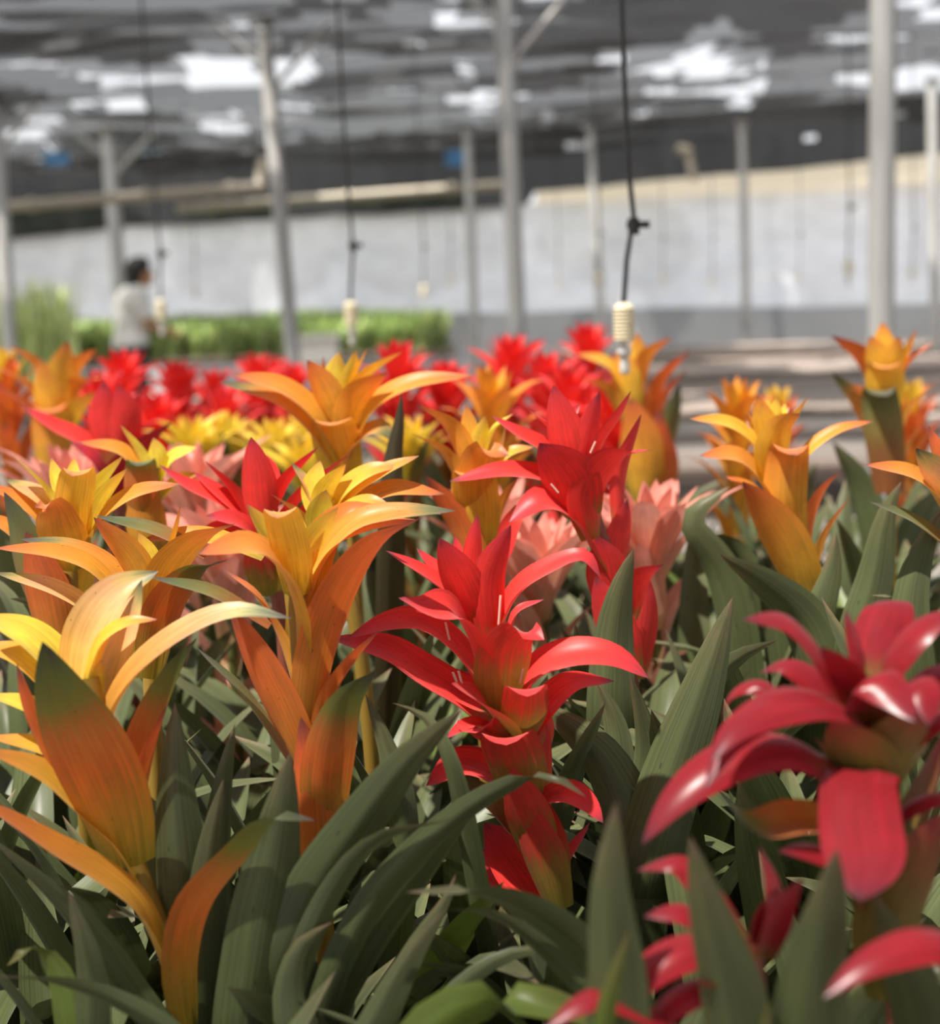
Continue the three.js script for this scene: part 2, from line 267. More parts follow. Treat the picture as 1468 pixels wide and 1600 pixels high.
struct('wall_back_curtain', sheet(0, wLen, s => filmTop(s) - 0.05 + (s > sAt(832).s ? 0.2 + 0.2 * Math.min(1, (s - sAt(832).s) / 5.4) : 0), ROOF + 0.15, 200, 12, (s, y) => -0.12 + 0.12 * (fbm(s * 1.4, y, 81) - 0.5), (s, v) => v < 0.25 || vnoise(s * 1.6, v * 5, 83) * 0.75 + vnoise(s * 6, v * 9, 84) * 0.25 < 0.86), netMat(0.96, 40), 'dark shade net curtain hanging above the plastic film wall', 'wall');
{ // cream colour stands in for the bright sunlit gap above the film
  const a = sAt(832).s, b = wLen - 0.1, sh = sheet(a, b, s => filmTop(s) - 0.04, s => filmTop(s) + 0.16 + 0.2 * Math.min(1, (s - a) / 5.4), 60, 3, (s, y) => -0.2 + 0.02 * vnoise(s * 3, y, 91));
  const m = struct('sunlit_gap_1', sh, phys({ color: '#fff3da', roughness: 0.92, transmission: 0.66, thickness: 0, side: THREE.DoubleSide }), 'cream strip along the top of the plastic wall at right', 'sunlit_gap');
}
for (const [nm, x] of [['left', -13.4], ['right', 13.4]]) {
  const g = new THREE.PlaneGeometry(34, ROOF + 0.1, 34, 4).rotateY(Math.PI / 2).translate(x, (ROOF + 0.1) / 2, -8.6); struct('wall_' + nm, g, film, `translucent plastic film wall at the ${nm} end of the shade house`, 'wall');
}

// ---------------------------------------------------------------- roof: two layers of shade net with torn gaps
const roofY = (x, z) => ROOF + 0.07 * Math.cos(z * Math.PI / 1.1) + 0.2 * (fbm(x * 0.45, z * 0.6, 101) - 0.5) + 0.05 * (vnoise(x * 1.7, z * 1.1, 103) - 0.5);
function netLayer(keep, lift) {
  const x0 = -13.5, x1 = 13.5, z0 = 8.4, z1 = -26, c = 0.13, nx = Math.round((x1 - x0) / c), nz = Math.round((z0 - z1) / c), pos = [], uv = [], idx = [], id = new Int32Array((nx + 1) * (nz + 1)).fill(-1);
  const vert = (i, j) => { const k = j * (nx + 1) + i; if (id[k] < 0) { const x = x0 + i * c + (hash(i, j, 1) - 0.5) * 0.07, z = z0 - j * c + (hash(i, j, 2) - 0.5) * 0.07; id[k] = pos.length / 3; pos.push(x, roofY(x, z) + lift(x, z), z); uv.push(x / 1.5, z / 1.5); } return id[k]; };
  for (let j = 0; j < nz; j++) for (let i = 0; i < nx; i++) { if (wallGap(x0 + i * c, z0 - j * c) < -0.25 || !keep(x0 + (i + 0.5) * c, z0 - (j + 0.5) * c)) continue; const a = vert(i, j), b = vert(i + 1, j), d = vert(i, j + 1), e = vert(i + 1, j + 1); idx.push(a, d, b, b, d, e); }
  const g = new THREE.BufferGeometry(); g.setAttribute('position', new THREE.Float32BufferAttribute(pos, 3)); g.setAttribute('uv', new THREE.Float32BufferAttribute(uv, 2)); g.setIndex(idx); g.computeVertexNormals(); return g;
}
const hoseTops = [[975, 533, 2.25], [549, 508, 4.0], [252, 498, 6.4], [1325, 428, 12], [935, 444, 13], [662, 462, 13], [1424, 432, 12], ...[306, 452, 704, 872, 1035, 1112, 1248].map(x => [x, 450 - x * 0.02 + 18 * hash(x, 3, 1), 15 + hash(x, 1, 2)])].map(s => P(...s));
const wallGap = (x, z) => (x - wA.x) * wN.x + (z - wA.z) * wN.z;
const tear = (x, z) => wallGap(x, z) < 0.55 || hoseTops.some(p => Math.abs(p.x - x) < 0.3 && Math.abs(p.z - z) < 0.3) ? 0 : vnoise(x * 1.35 + 0.3 * z, z * 1.15, 111) * 0.68 + vnoise(x * 3.2, z * 2.4, 113) * 0.32;
struct('ceiling', netLayer((x, z) => z <= -6.8 && tear(x, z) < 0.675, () => 0), netMat(0.76, 60), 'dark shade net roof with torn bright gaps', 'ceiling');
struct('ceiling_near_net', netLayer((x, z) => z > -6.95, () => 0.02), netMat(0.54, 66), 'thinner shade net roof above the flowers', 'ceiling');
struct('ceiling_net_layer', netLayer((x, z) => (z > -6.8 ? vnoise(x * 0.9 + 3, z * 0.9, 131) > 0.8 : fbm(x * 0.42 + 0.2 * z, z * 1.7, 121) > 0.5 && tear(x + 0.15, z + 0.1) < 0.63), (x, z) => -0.1 - 0.12 * vnoise(x * 0.8, z * 0.8, 141)), netMat(0.7, 52), 'second shade net layer slung in folds under the roof', 'ceiling');
struct('ceiling_added_shading_net', netLayer((x, z) => z > -0.56 && Math.abs(x) < 6, () => 0.16), netMat(0.5, 58), 'overlapping strip of shade net above the nearest plants', 'ceiling');  // extra net strip out of view, added to put the nearest plants in shade
{ // scraps of blue sheet caught in the net
  [[88, 247, 19, 0.3, 0.16], [228, 232, 19, 0.34, 0.14], [712, 247, 19, 0.26, 0.18]].forEach(([x, y, d, w, h], k) => {
    const g = new THREE.PlaneGeometry(w, h, 8, 5), p = g.attributes.position; for (let i = 0; i < p.count; i++) p.setZ(i, 0.04 * vnoise(p.getX(i) * 9, p.getY(i) * 9, k));
    g.computeVertexNormals(); const m = new THREE.Mesh(g, phys({ color: k === 1 ? '#b9cfe8' : '#5f9fdc', roughness: 0.9, transmission: 0.5, thickness: 0, side: THREE.DoubleSide })); m.name = numbered('blue_sheet'); m.position.copy(P(x, y, d)); shadow(m);
    tag(m, ['bright blue plastic scrap hanging under the net left of the leftmost tall post', 'pale blue plastic scrap hanging right of the leftmost tall post', 'blue plastic scrap hanging left of the centre post'][k], 'plastic sheet', 'plastic scraps in the net'); scene.add(m);
  });
}

// ---------------------------------------------------------------- posts, wires, pipes
function post(label, top, bot, d, r, braces = []) {
  const a = P(top[0], top[1], d), b = P(bot[0], bot[1], d), dir = a.clone().sub(b); dir.divideScalar(dir.y);
  const foot = b.clone().addScaledVector(dir, -b.y), head = b.clone().addScaledVector(dir, ROOF - 0.07 - b.y);
  const g = thing('steel_post', label, 'post', foot, 'shade house posts');
  const L = v => v.clone().sub(foot);
  part('pole', tube([V3(0, 0, 0), L(head)], r, 1, 18), galv, g);
  part('base_plate', new THREE.CylinderGeometry(r * 2, r * 2, 0.012, 18).translate(0, 0.006, 0), galv, g);
  part('cap', new THREE.CylinderGeometry(r * 1.6, r * 1.2, 0.06, 18).translate(0, 0, 0), galv, g).position.copy(L(head));
  for (const [s, y0, len] of braces) { const from = head.clone().addScaledVector(dir, -y0); part('brace', tube([L(from), L(from).add(V3(s * len, y0 * 0.92, 0.05))], r * 0.36, 1, 10), galv, g); }
  const bolt = new THREE.CylinderGeometry(0.008, 0.008, r * 2.3, 8).rotateX(Math.PI / 2);
  part('bolt', bolt, galv, g).position.copy(L(head.clone().addScaledVector(dir, -0.3)));
  return g;
}
post('tall grey steel post at the right, widest and nearest of all', [1379, 20], [1376, 500], 6.3, 0.052, [[1, 0.3, 0.3], [-1, 0.3, 0.3]]);
post('grey steel post standing at the centre of the view', [788, 40], [808, 510], 9.0, 0.05, [[1, 0.5, 0.42], [-1, 0.28, 0.3]]);
post('grey leaning steel post between the person and the centre post', [420, 130], [452, 500], 10.2, 0.048, [[1, 0.45, 0.4], [-1, 0.3, 0.3]]);
post('grey steel post directly behind the person in white', [165, 150], [191, 520], 16.85, 0.078, [[1, 0.5, 0.5], [-1, 0.3, 0.35]]);
post('grey steel post at the left edge of the view', [-2, 250], [12, 480], 13.6, 0.06, [[1, 0.5, 0.4]]);
[['slim distant post right of the centre post', 922, 190, 936, 450, 18.6], ['slim distant post left of the widest right post', 1158, 150, 1164, 440, 18.6], ['slim distant post at the right edge', 1456, 130, 1460, 440, 14.9], ['slim distant post just left of the centre post', 730, 210, 738, 440, 18]].forEach(([l, x, y, x2, y2, d]) => post(l, [x, y], [x2, y2], d, 0.05));

const wireMat = std({ color: '#3b3a38', roughness: 0.6, metalness: 0.3 });
const pvc = std({ map: noiseTex(64, 64, (i, j) => { const k = 0.88 + 0.24 * fbm(i / 9, j / 9, 151); return [168 * k, 158 * k, 142 * k]; }), roughness: 0.5 });
function pipe(label, pts, r, hang) {
  const w = pts.map(p => P(...p)), c = w[0].clone(), g = thing('water_pipe', label, 'pipe', c, 'cream water pipes');
  for (let i = 1; i < w.length; i++) { part('pipe_run', tube([w[i - 1].clone().sub(c), w[i].clone().sub(c)], r, 1, 12), pvc, g); if (i < w.length - 1) part('elbow', new THREE.SphereGeometry(r * 1.35, 12, 10), pvc, g).position.copy(w[i]).sub(c); }
  for (const t of hang) { const p = w[0].clone().lerp(w[1], t).sub(c); part('hanger', tube([p, p.clone().setY(ROOF - 0.15 - c.y)], 0.004, 1, 6), wireMat, g); part('clamp', new THREE.CylinderGeometry(r * 1.4, r * 1.4, 0.06, 12).rotateZ(Math.PI / 2), pvc, g).position.copy(p); }
}
pipe('cream water pipe with an upturned end behind the left posts', [[-40, 327, 15], [404, 291, 15], [412, 248, 15]], 0.05, [0.2, 0.6, 0.9]);
pipe('cream water pipe running from the leaning post to the centre post', [[276, 327, 19], [812, 287, 19]], 0.055, [0.1, 0.5, 0.8]);
pipe('short cream pipe bent downward in front of the dark net at right', [[1056, 232, 18], [1074, 236, 18], [1084, 282, 18]], 0.045, [0.5]);

// ---------------------------------------------------------------- hanging misters
const black = std({ color: '#1c1b1b', roughness: 0.55 }), cream = std({ color: '#efe2bd', roughness: 0.55 }), white = std({ color: '#e6e4de', roughness: 0.5 });
const ribGeo = (() => { const pts = [[0, 0], [0.0115, 0]]; for (let i = 0; i < 9; i++) { const y = 0.001 + i * 0.005; pts.push([0.0138, y + 0.0005], [0.0142, y + 0.002], [0.0138, y + 0.0035], [0.0124, y + 0.0045]); } pts.push([0.0118, 0.048], [0.006, 0.051], [0, 0.051]); return new THREE.LatheGeometry(pts.map(p => new THREE.Vector2(...p)), 28); })();
const nozGeo = new THREE.LatheGeometry([[0, -0.044], [0.0055, -0.044], [0.0065, -0.04], [0.006, -0.026], [0.0045, -0.022], [0.009, -0.018], [0.0098, -0.012], [0.006, -0.007], [0.004, 0.002], [0, 0.002]].map(p => new THREE.Vector2(...p)), 20);
function mister(label, x, yb, d, sc = 1, bow = 0, clip = 130) {
  const b = P(x, yb, d), g = thing('hanging_mister', label, 'sprinkler', b, 'hanging misters');
  const s = sc; part('ribbed_weight', ribGeo, cream, g).scale.setScalar(s); part('nozzle', nozGeo, white, g).scale.setScalar(s);
  const topY = roofY(b.x, b.z) + 0.01 - b.y, y0 = 0.05 * s, c = clip / F * d;
  part('hose', tube([V3(0, y0, 0), V3(0.006, y0 + c * 0.6, 0), V3(0.012 + bow, y0 + c, 0), V3(0.006 + bow, y0 + c * 1.8, 0), V3(-0.01, topY, 0)], 0.0034 * s, 30, 8), black, g);
  const v = part('valve', mergeGeometries([new THREE.CylinderGeometry(0.0075, 0.0075, 0.022, 12).translate(0, 0, 0), new THREE.CylinderGeometry(0.005, 0.005, 0.03, 10).rotateZ(Math.PI / 2).translate(0.006, 0.002, 0)]), black, g); v.scale.setScalar(s); v.position.set(0.012 + bow, y0 + c, 0);
}
mister('nearest hanging mister, cream ribbed weight on a black hose above the red flowers', 975, 533, 2.25, 1.05, 0.004, 118);
mister('hanging mister with a cream weight in front of the green seedlings at centre left', 549, 508, 4.0, 1.15, 0, 85);
mister('hanging mister with a cream weight right beside the person in white', 252, 498, 6.4, 1.5, 0, 70);
mister('distant hanging mister before the plastic wall, left of the widest right post', 1325, 428, 12, 2.1, 0, 80);
mister('distant hanging mister before the plastic wall, right of the centre post', 935, 444, 13, 1.9, 0, 60);
mister('distant hanging mister before the plastic wall, left of the centre post', 662, 462, 13, 1.6, 0, 60);
[['first', 306], ['second', 452], ['third', 704], ['fourth', 872], ['fifth', 1035], ['sixth', 1112], ['seventh', 1248]].forEach(([o, x]) => mister(`small far mister on a thin hose near the plastic wall, ${o} from the left`, x, 450 - x * 0.02 + 18 * hash(x, 3, 1), 15 + hash(x, 1, 2), 1.25, 0, 60));
mister('distant hanging mister before the plastic wall at the right edge', 1424, 432, 12, 1.3, 0, 60);

// ---------------------------------------------------------------- seedlings, tall grass, crate
{
  const R = rng(77), blade = bladeGeo([V3(0, 0, 0), V3(0.01, 0.1, 0.004), V3(0.05, 0.17, 0.01)], 0.03, { k: 0, segs: 5, cross: 2 });
  const tuft = mergeGeometries([0, 1, 2, 3, 4].map(i => blade.clone().rotateY(i * 1.3 + 0.2).scale(1, 0.8 + 0.1 * i, 1)));
  const n = 3400, im = new THREE.InstancedMesh(tuft, phys({ color: '#f0f4c8', roughness: 0.9, transmission: 0.3, thickness: 0, side: THREE.DoubleSide }), n), m4 = new THREE.Matrix4(), q = new THREE.Quaternion(), col = new THREE.Color();
  for (let i = 0; i < n; i++) { const x = -8.4 + 8.2 * R(), z = -17.05 - 2.5 * R(), s = 1.3 + 0.9 * fbm(x * 1.3, z * 1.3, 161) + 0.4 * R(); q.setFromAxisAngle(V3(0, 1, 0), R() * 6.28); m4.compose(V3(x, 0.74, z), q, V3(s * 1.1, s, s * 1.1)); im.setMatrixAt(i, m4); im.setColorAt(i, col.setHSL(0.23 + 0.03 * R(), 0.2 + 0.12 * R(), 0.42 + 0.14 * R())); }
  im.name = 'seedling_bed'; im.castShadow = im.receiveShadow = true; tag(im, 'dense bed of young green seedlings on the bench before the plastic wall', 'seedlings', null, 'stuff'); scene.add(im);
  const gb = bladeGeo([V3(0, 0, 0), V3(0.01, 0.3, 0.01), V3(0.06, 0.55, 0.03), V3(0.16, 0.7, 0.06)], 0.03, { k: 0, segs: 8, cross: 2, leaf: true });
  const n2 = 260, gm = new THREE.InstancedMesh(gb, phys({ color: '#e2e8b4', roughness: 0.9, transmission: 0.35, thickness: 0, side: THREE.DoubleSide }), n2);
  for (let i = 0; i < n2; i++) { const p = P(-70 + 190 * R(), 500, 14.5 + 2 * R()); q.setFromAxisAngle(V3(0, 1, 0), R() * 6.28); const s = 0.7 + 0.6 * R(); m4.compose(V3(p.x, 0.62, p.z), q, V3(s, s * 1.15, s)); gm.setMatrixAt(i, m4); gm.setColorAt(i, col.setHSL(0.2 + 0.04 * R(), 0.3, 0.6 + 0.15 * R())); }
  gm.name = 'tall_grass_bed'; gm.castShadow = gm.receiveShadow = true; tag(gm, 'tall pale green grassy plants at the left edge', 'grass', null, 'stuff'); scene.add(gm);
  const pA = P(-90, 500, 14.3), pB = P(130, 500, 14.3);
  const tr = thing('planter_trough', 'grey trough holding the tall pale grass at left', 'planter', V3((pA.x + pB.x) / 2, 0, pA.z - 1)); const L = pB.x - pA.x;
  part('tray', mergeGeometries([box(L, 0.03, 2.3, 0, 0.5, 0), box(L, 0.16, 0.03, 0, 0.56, 1.15), box(L, 0.16, 0.03, 0, 0.56, -1.15), box(0.03, 0.16, 2.3, L / 2, 0.56, 0), box(0.03, 0.16, 2.3, -L / 2, 0.56, 0)]), galvWorn, tr);
  part('soil', box(L - 0.05, 0.09, 2.25, 0, 0.56, 0), soilMat, tr);
  for (const x of [-1, 1]) for (const z of [-1, 1]) part('leg', new THREE.CylinderGeometry(0.03, 0.03, 0.49, 10), galv, tr).position.set(x * (L / 2 - 0.1), 0.245, z * 1.05);
}
{
  const c = P(491, 545, 16.2), g = thing('plastic_crate', 'white plastic crate standing before the seedlings', 'crate', V3(c.x, c.y - 0.14, c.z)); const w = 0.47, h = 0.26, d = 0.34, t = 0.02;
  part('shell', mergeGeometries([box(w, t, d, 0, t / 2, 0), box(w, h, t, 0, h / 2, d / 2), box(w, h, t, 0, h / 2, -d / 2), box(t, h, d, w / 2, h / 2, 0), box(t, h, d, -w / 2, h / 2, 0)]), white, g);
  part('rim', mergeGeometries([box(w + 0.04, 0.03, 0.03, 0, h, d / 2 + 0.01), box(w + 0.04, 0.03, 0.03, 0, h, -d / 2 - 0.01), box(0.03, 0.03, d, w / 2 + 0.01, h, 0), box(0.03, 0.03, d, -w / 2 - 0.01, h, 0)]), white, g);
  const s = thing('crate_stand', 'low grey stand under the white crate', 'stand', V3(c.x, 0, c.z)); const sh = c.y - 0.14;
  part('stand_top', box(0.6, 0.03, 0.45, 0, sh - 0.016, 0), galvWorn, s); for (const x of [-1, 1]) for (const z of [-1, 1]) part('leg', box(0.04, sh - 0.03, 0.04, x * 0.26, (sh - 0.03) / 2, z * 0.19), galv, s);
}
// trees outside the wall, dim through the net
{
  const R = rng(5), tm = std({ map: noiseTex(64, 64, (i, j) => { const k = 0.5 + hash(i, j, 6); return [52 * k, 66 * k, 40 * k]; }), roughness: 0.9 }), bark = std({ color: '#5a4838', roughness: 0.9 });
  [[-180, 31, 1.25], [110, 30.5, 1.3], [380, 30, 1.2], [640, 29.5, 1.25], [960, 29, 1.1]].forEach(([x, d, r], k) => {
    const p = P(x, 400, d), g = thing('tree', `dark green tree outside behind the net, ${['first', 'second', 'third', 'fourth', 'fifth'][k]} from the left`, 'tree', V3(p.x, 0, p.z), 'trees outside the wall');
    const crown = new THREE.IcosahedronGeometry(r, 5), a = crown.attributes.position; for (let i = 0; i < a.count; i++) { const v = V3(a.getX(i), a.getY(i), a.getZ(i)); const f = 0.75 + 0.5 * fbm(v.x * 1.6 + 9, v.y * 1.6 + v.z * 1.1 + 9, k); a.setXYZ(i, v.x * f * 1.25, v.y * f * 0.8, v.z * f); } crown.computeVertexNormals();
    part('crown', crown, tm, g).position.y = 2.0 + R() * 0.3; part('trunk', tube([V3(0, 0, 0), V3(0.05, 1.8, 0)], 0.12, 4, 8), bark, g);
  });
}

// ---------------------------------------------------------------- person
function smin(a, b, k) { const h = Math.max(0, Math.min(1, 0.5 + 0.5 * (b - a) / k)); return b + (a - b) * h - k * h * (1 - h); }
function cap(p, a, b, r1, r2) { const ab = b.clone().sub(a), ap = p.clone().sub(a), t = Math.max(0, Math.min(1, ap.dot(ab) / ab.lengthSq())); return ap.addScaledVector(ab, -t).length() - (r1 + (r2 - r1) * t); }
function sdfMesh(bones, center, half, res, k = 0.03) {
  const mc = new MarchingCubes(res, std({}), false, false, 60000); mc.isolation = 0; const p = V3();
  for (let z = 0; z < res; z++) for (let y = 0; y < res; y++) for (let x = 0; x < res; x++) {
    p.set((x - res / 2) / (res / 2) * half + center.x, (y - res / 2) / (res / 2) * half + center.y, (z - res / 2) / (res / 2) * half + center.z);
    let d = 9; for (const [a, b, r1, r2] of bones) d = smin(d, cap(p, a, b, r1, r2), k); mc.field[x + y * res + z * res * res] = -d;
  }
  mc.update(); const n = mc.count, g = new THREE.BufferGeometry(), pos = new Float32Array(n * 3);
  for (let i = 0; i < n; i++) { pos[i * 3] = mc.positionArray[i * 3] * half + center.x; pos[i * 3 + 1] = mc.positionArray[i * 3 + 1] * half + center.y; pos[i * 3 + 2] = mc.positionArray[i * 3 + 2] * half + center.z; }
  g.setAttribute('position', new THREE.BufferAttribute(pos, 3)); g.setAttribute('normal', new THREE.BufferAttribute(mc.normalArray.slice(0, n * 3), 3));
  return g;
}
{
  const p0 = P(206, 500, 15), g = thing('person', 'person in a white short-sleeved shirt with dark hair, bending forward over the seedlings', 'person', V3(p0.x, 0, p0.z)); g.rotation.y = 0.5; g.scale.setScalar(1.05);
  const v = V3; const hip = v(-0.03, 0.92, 0), chest = v(0.02, 1.28, 0), neck = v(0.06, 1.42, 0), head = v(0.115, 1.555, 0);
  const sh = s => v(0.03, 1.37, s * 0.16), el = s => v(0.08, 1.12, s * 0.2), wr = s => v(0.28, 1.04, s * 0.14), kn = s => v(0.02, 0.5, s * 0.1), an = s => v(-0.03, 0.08, s * 0.1);
  const torso = [[hip, chest, 0.125, 0.13], [v(-0.03, 0.92, -0.07), v(-0.03, 0.92, 0.07), 0.12, 0.12], [v(0.02, 1.3, -0.09), v(0.02, 1.3, 0.09), 0.11, 0.11], [v(0.03, 1.36, -0.13), v(0.03, 1.36, 0.13), 0.06, 0.06]];
  const arms = [], legs = [], hands = [];
  for (const s of [-1, 1]) {
    arms.push([sh(s), el(s), 0.05, 0.04], [el(s), wr(s), 0.04, 0.028]);
    legs.push([v(-0.02, 0.9, s * 0.09), kn(s), 0.085, 0.06], [kn(s), an(s), 0.06, 0.04], [an(s), v(0.12, 0.045, s * 0.11), 0.042, 0.035]);
    hands.push([wr(s), v(0.34, 1.02, s * 0.13), 0.03, 0.034]);
    for (let f = 0; f < 4; f++) { const o = (f - 1.5) * 0.019; hands.push([v(0.35, 1.02, s * 0.13 + o), v(0.4, 1.0, s * 0.13 + o * 1.1), 0.0105, 0.01], [v(0.4, 1.0, s * 0.13 + o * 1.1), v(0.42 + (f === 1 ? 0.008 : 0), 0.965, s * 0.13 + o), 0.0095, 0.0085]); }
    hands.push([v(0.32, 1.03, s * 0.13 - s * 0.03), v(0.365, 1.01, s * 0.13 - s * 0.055), 0.012, 0.01]);
  }
  const headB = [[v(0.1, 1.58, 0), v(0.13, 1.53, 0), 0.092, 0.078], [v(0.15, 1.48, 0), v(0.165, 1.47, 0), 0.05, 0.042], [neck, head, 0.052, 0.05], [v(0.2, 1.545, 0), v(0.222, 1.525, 0), 0.014, 0.016], [v(0.1, 1.54, -0.085), v(0.1, 1.56, -0.088), 0.02, 0.022], [v(0.1, 1.54, 0.085), v(0.1, 1.56, 0.088), 0.02, 0.022]];
  const skin = std({ color: '#b98763', roughness: 0.6 });
  const body = mergeGeometries([sdfMesh([...torso, ...arms, ...legs, [chest, neck, 0.09, 0.055]], v(0.1, 0.8, 0), 0.86, 110, 0.04), sdfMesh(headB, v(0.11, 1.53, 0), 0.19, 72, 0.02), sdfMesh(hands.slice(0, 10), v(0.35, 1.02, -0.13), 0.13, 72, 0.006), sdfMesh(hands.slice(10), v(0.35, 1.02, 0.13), 0.13, 72, 0.006)]);
  const b = part('body', body, skin, g);
  const grown = (bs, e) => bs.map(([a, c, r1, r2]) => [a, c, r1 + e, r2 + e]);
  part('shirt', sdfMesh([...grown(torso, 0.022), [sh(-1), sh(-1).lerp(el(-1), 0.7), 0.075, 0.07], [sh(1), sh(1).lerp(el(1), 0.7), 0.075, 0.07]], v(0.02, 1.12, 0), 0.42, 80, 0.03), std({ color: '#ecebe6', roughness: 0.85 }), g);
  part('trousers', sdfMesh([...grown(legs.filter((_, i) => i % 3 !== 2), 0.016), [v(-0.03, 0.88, -0.07), v(-0.03, 0.88, 0.07), 0.145, 0.145]], v(0, 0.55, 0), 0.56, 90, 0.04), std({ color: '#2b2b30', roughness: 0.85 }), g);
  part('hair', sdfMesh([[v(0.075, 1.6, -0.02), v(0.075, 1.6, 0.02), 0.1, 0.1], [v(0.05, 1.56, 0), v(0.03, 1.44, 0), 0.085, 0.06], [v(0.12, 1.64, -0.03), v(0.12, 1.64, 0.03), 0.06, 0.06]], v(0.07, 1.55, 0), 0.22, 64, 0.03), std({ color: '#1d1816', roughness: 0.6 }), g);
  const eye = new THREE.SphereGeometry(0.011, 12, 10); for (const s of [-1, 1]) part('eye', eye, std({ color: '#241a16', roughness: 0.3 }), g).position.set(0.196, 1.555, s * 0.033);
  part('mouth', new THREE.SphereGeometry(0.02, 12, 8).scale(0.35, 0.3, 1), std({ color: '#9a5346', roughness: 0.6 }), g).position.set(0.205, 1.485, 0);
  for (const s of [-1, 1]) part('shoe', sdfMesh([[v(-0.05, 0.05, s * 0.1), v(0.14, 0.042, s * 0.11), 0.05, 0.042]], v(0.04, 0.06, s * 0.1), 0.17, 40), std({ color: '#3a3a3a', roughness: 0.7 }), g);
}

// ---------------------------------------------------------------- the traced plants, nearest first
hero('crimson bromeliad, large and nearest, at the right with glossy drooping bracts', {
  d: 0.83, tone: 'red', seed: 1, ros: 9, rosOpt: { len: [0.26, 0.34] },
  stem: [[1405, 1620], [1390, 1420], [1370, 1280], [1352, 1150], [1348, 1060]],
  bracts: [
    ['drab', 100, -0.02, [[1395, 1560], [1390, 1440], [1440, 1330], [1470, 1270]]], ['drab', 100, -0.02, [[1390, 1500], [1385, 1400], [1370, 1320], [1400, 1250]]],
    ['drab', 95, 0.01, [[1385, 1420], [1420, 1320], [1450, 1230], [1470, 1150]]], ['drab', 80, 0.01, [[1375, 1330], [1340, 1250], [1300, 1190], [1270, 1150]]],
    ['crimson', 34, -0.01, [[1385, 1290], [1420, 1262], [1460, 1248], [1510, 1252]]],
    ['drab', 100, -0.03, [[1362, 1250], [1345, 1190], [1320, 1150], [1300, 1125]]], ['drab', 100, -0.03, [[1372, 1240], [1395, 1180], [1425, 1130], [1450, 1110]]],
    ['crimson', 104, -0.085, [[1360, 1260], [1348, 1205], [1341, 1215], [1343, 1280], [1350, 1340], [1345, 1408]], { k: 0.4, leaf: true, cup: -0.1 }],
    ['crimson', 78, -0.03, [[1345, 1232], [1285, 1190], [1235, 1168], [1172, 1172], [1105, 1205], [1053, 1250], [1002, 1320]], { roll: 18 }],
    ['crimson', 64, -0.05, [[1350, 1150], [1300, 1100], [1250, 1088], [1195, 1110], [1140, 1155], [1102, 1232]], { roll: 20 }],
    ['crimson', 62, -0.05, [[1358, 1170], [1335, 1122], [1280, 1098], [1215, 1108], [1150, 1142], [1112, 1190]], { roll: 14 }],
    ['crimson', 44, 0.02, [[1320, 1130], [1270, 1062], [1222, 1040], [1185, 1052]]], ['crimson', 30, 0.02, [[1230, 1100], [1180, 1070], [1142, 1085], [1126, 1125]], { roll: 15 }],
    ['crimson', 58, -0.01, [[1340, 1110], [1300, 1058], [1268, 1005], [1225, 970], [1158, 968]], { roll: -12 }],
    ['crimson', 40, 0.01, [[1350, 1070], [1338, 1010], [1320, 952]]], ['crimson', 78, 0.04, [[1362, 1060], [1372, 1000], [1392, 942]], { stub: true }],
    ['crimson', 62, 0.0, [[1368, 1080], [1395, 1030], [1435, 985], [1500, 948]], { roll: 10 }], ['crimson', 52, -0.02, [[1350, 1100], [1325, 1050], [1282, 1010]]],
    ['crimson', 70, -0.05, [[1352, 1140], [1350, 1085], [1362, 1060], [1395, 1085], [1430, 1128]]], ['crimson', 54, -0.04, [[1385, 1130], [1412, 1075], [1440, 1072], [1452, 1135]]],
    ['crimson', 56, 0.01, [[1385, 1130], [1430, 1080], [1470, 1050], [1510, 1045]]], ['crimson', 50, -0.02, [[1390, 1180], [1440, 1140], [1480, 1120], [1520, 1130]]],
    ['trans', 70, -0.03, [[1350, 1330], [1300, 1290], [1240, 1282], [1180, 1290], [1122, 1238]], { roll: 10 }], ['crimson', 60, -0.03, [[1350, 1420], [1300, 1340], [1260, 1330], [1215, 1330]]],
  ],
  leaves: [['leaf', 124, 0.74, 0.7, [[1262, 1650], [1272, 1520], [1292, 1420], [1308, 1324]], { k: 2 }], ['leaf', 100, 0.8, 0.78, [[1450, 1650], [1420, 1530], [1368, 1398]], { k: 2 }], ['leaf', 120, 0.9, 0.9, [[1330, 1660], [1390, 1560], [1460, 1520], [1500, 1550]]]],
});
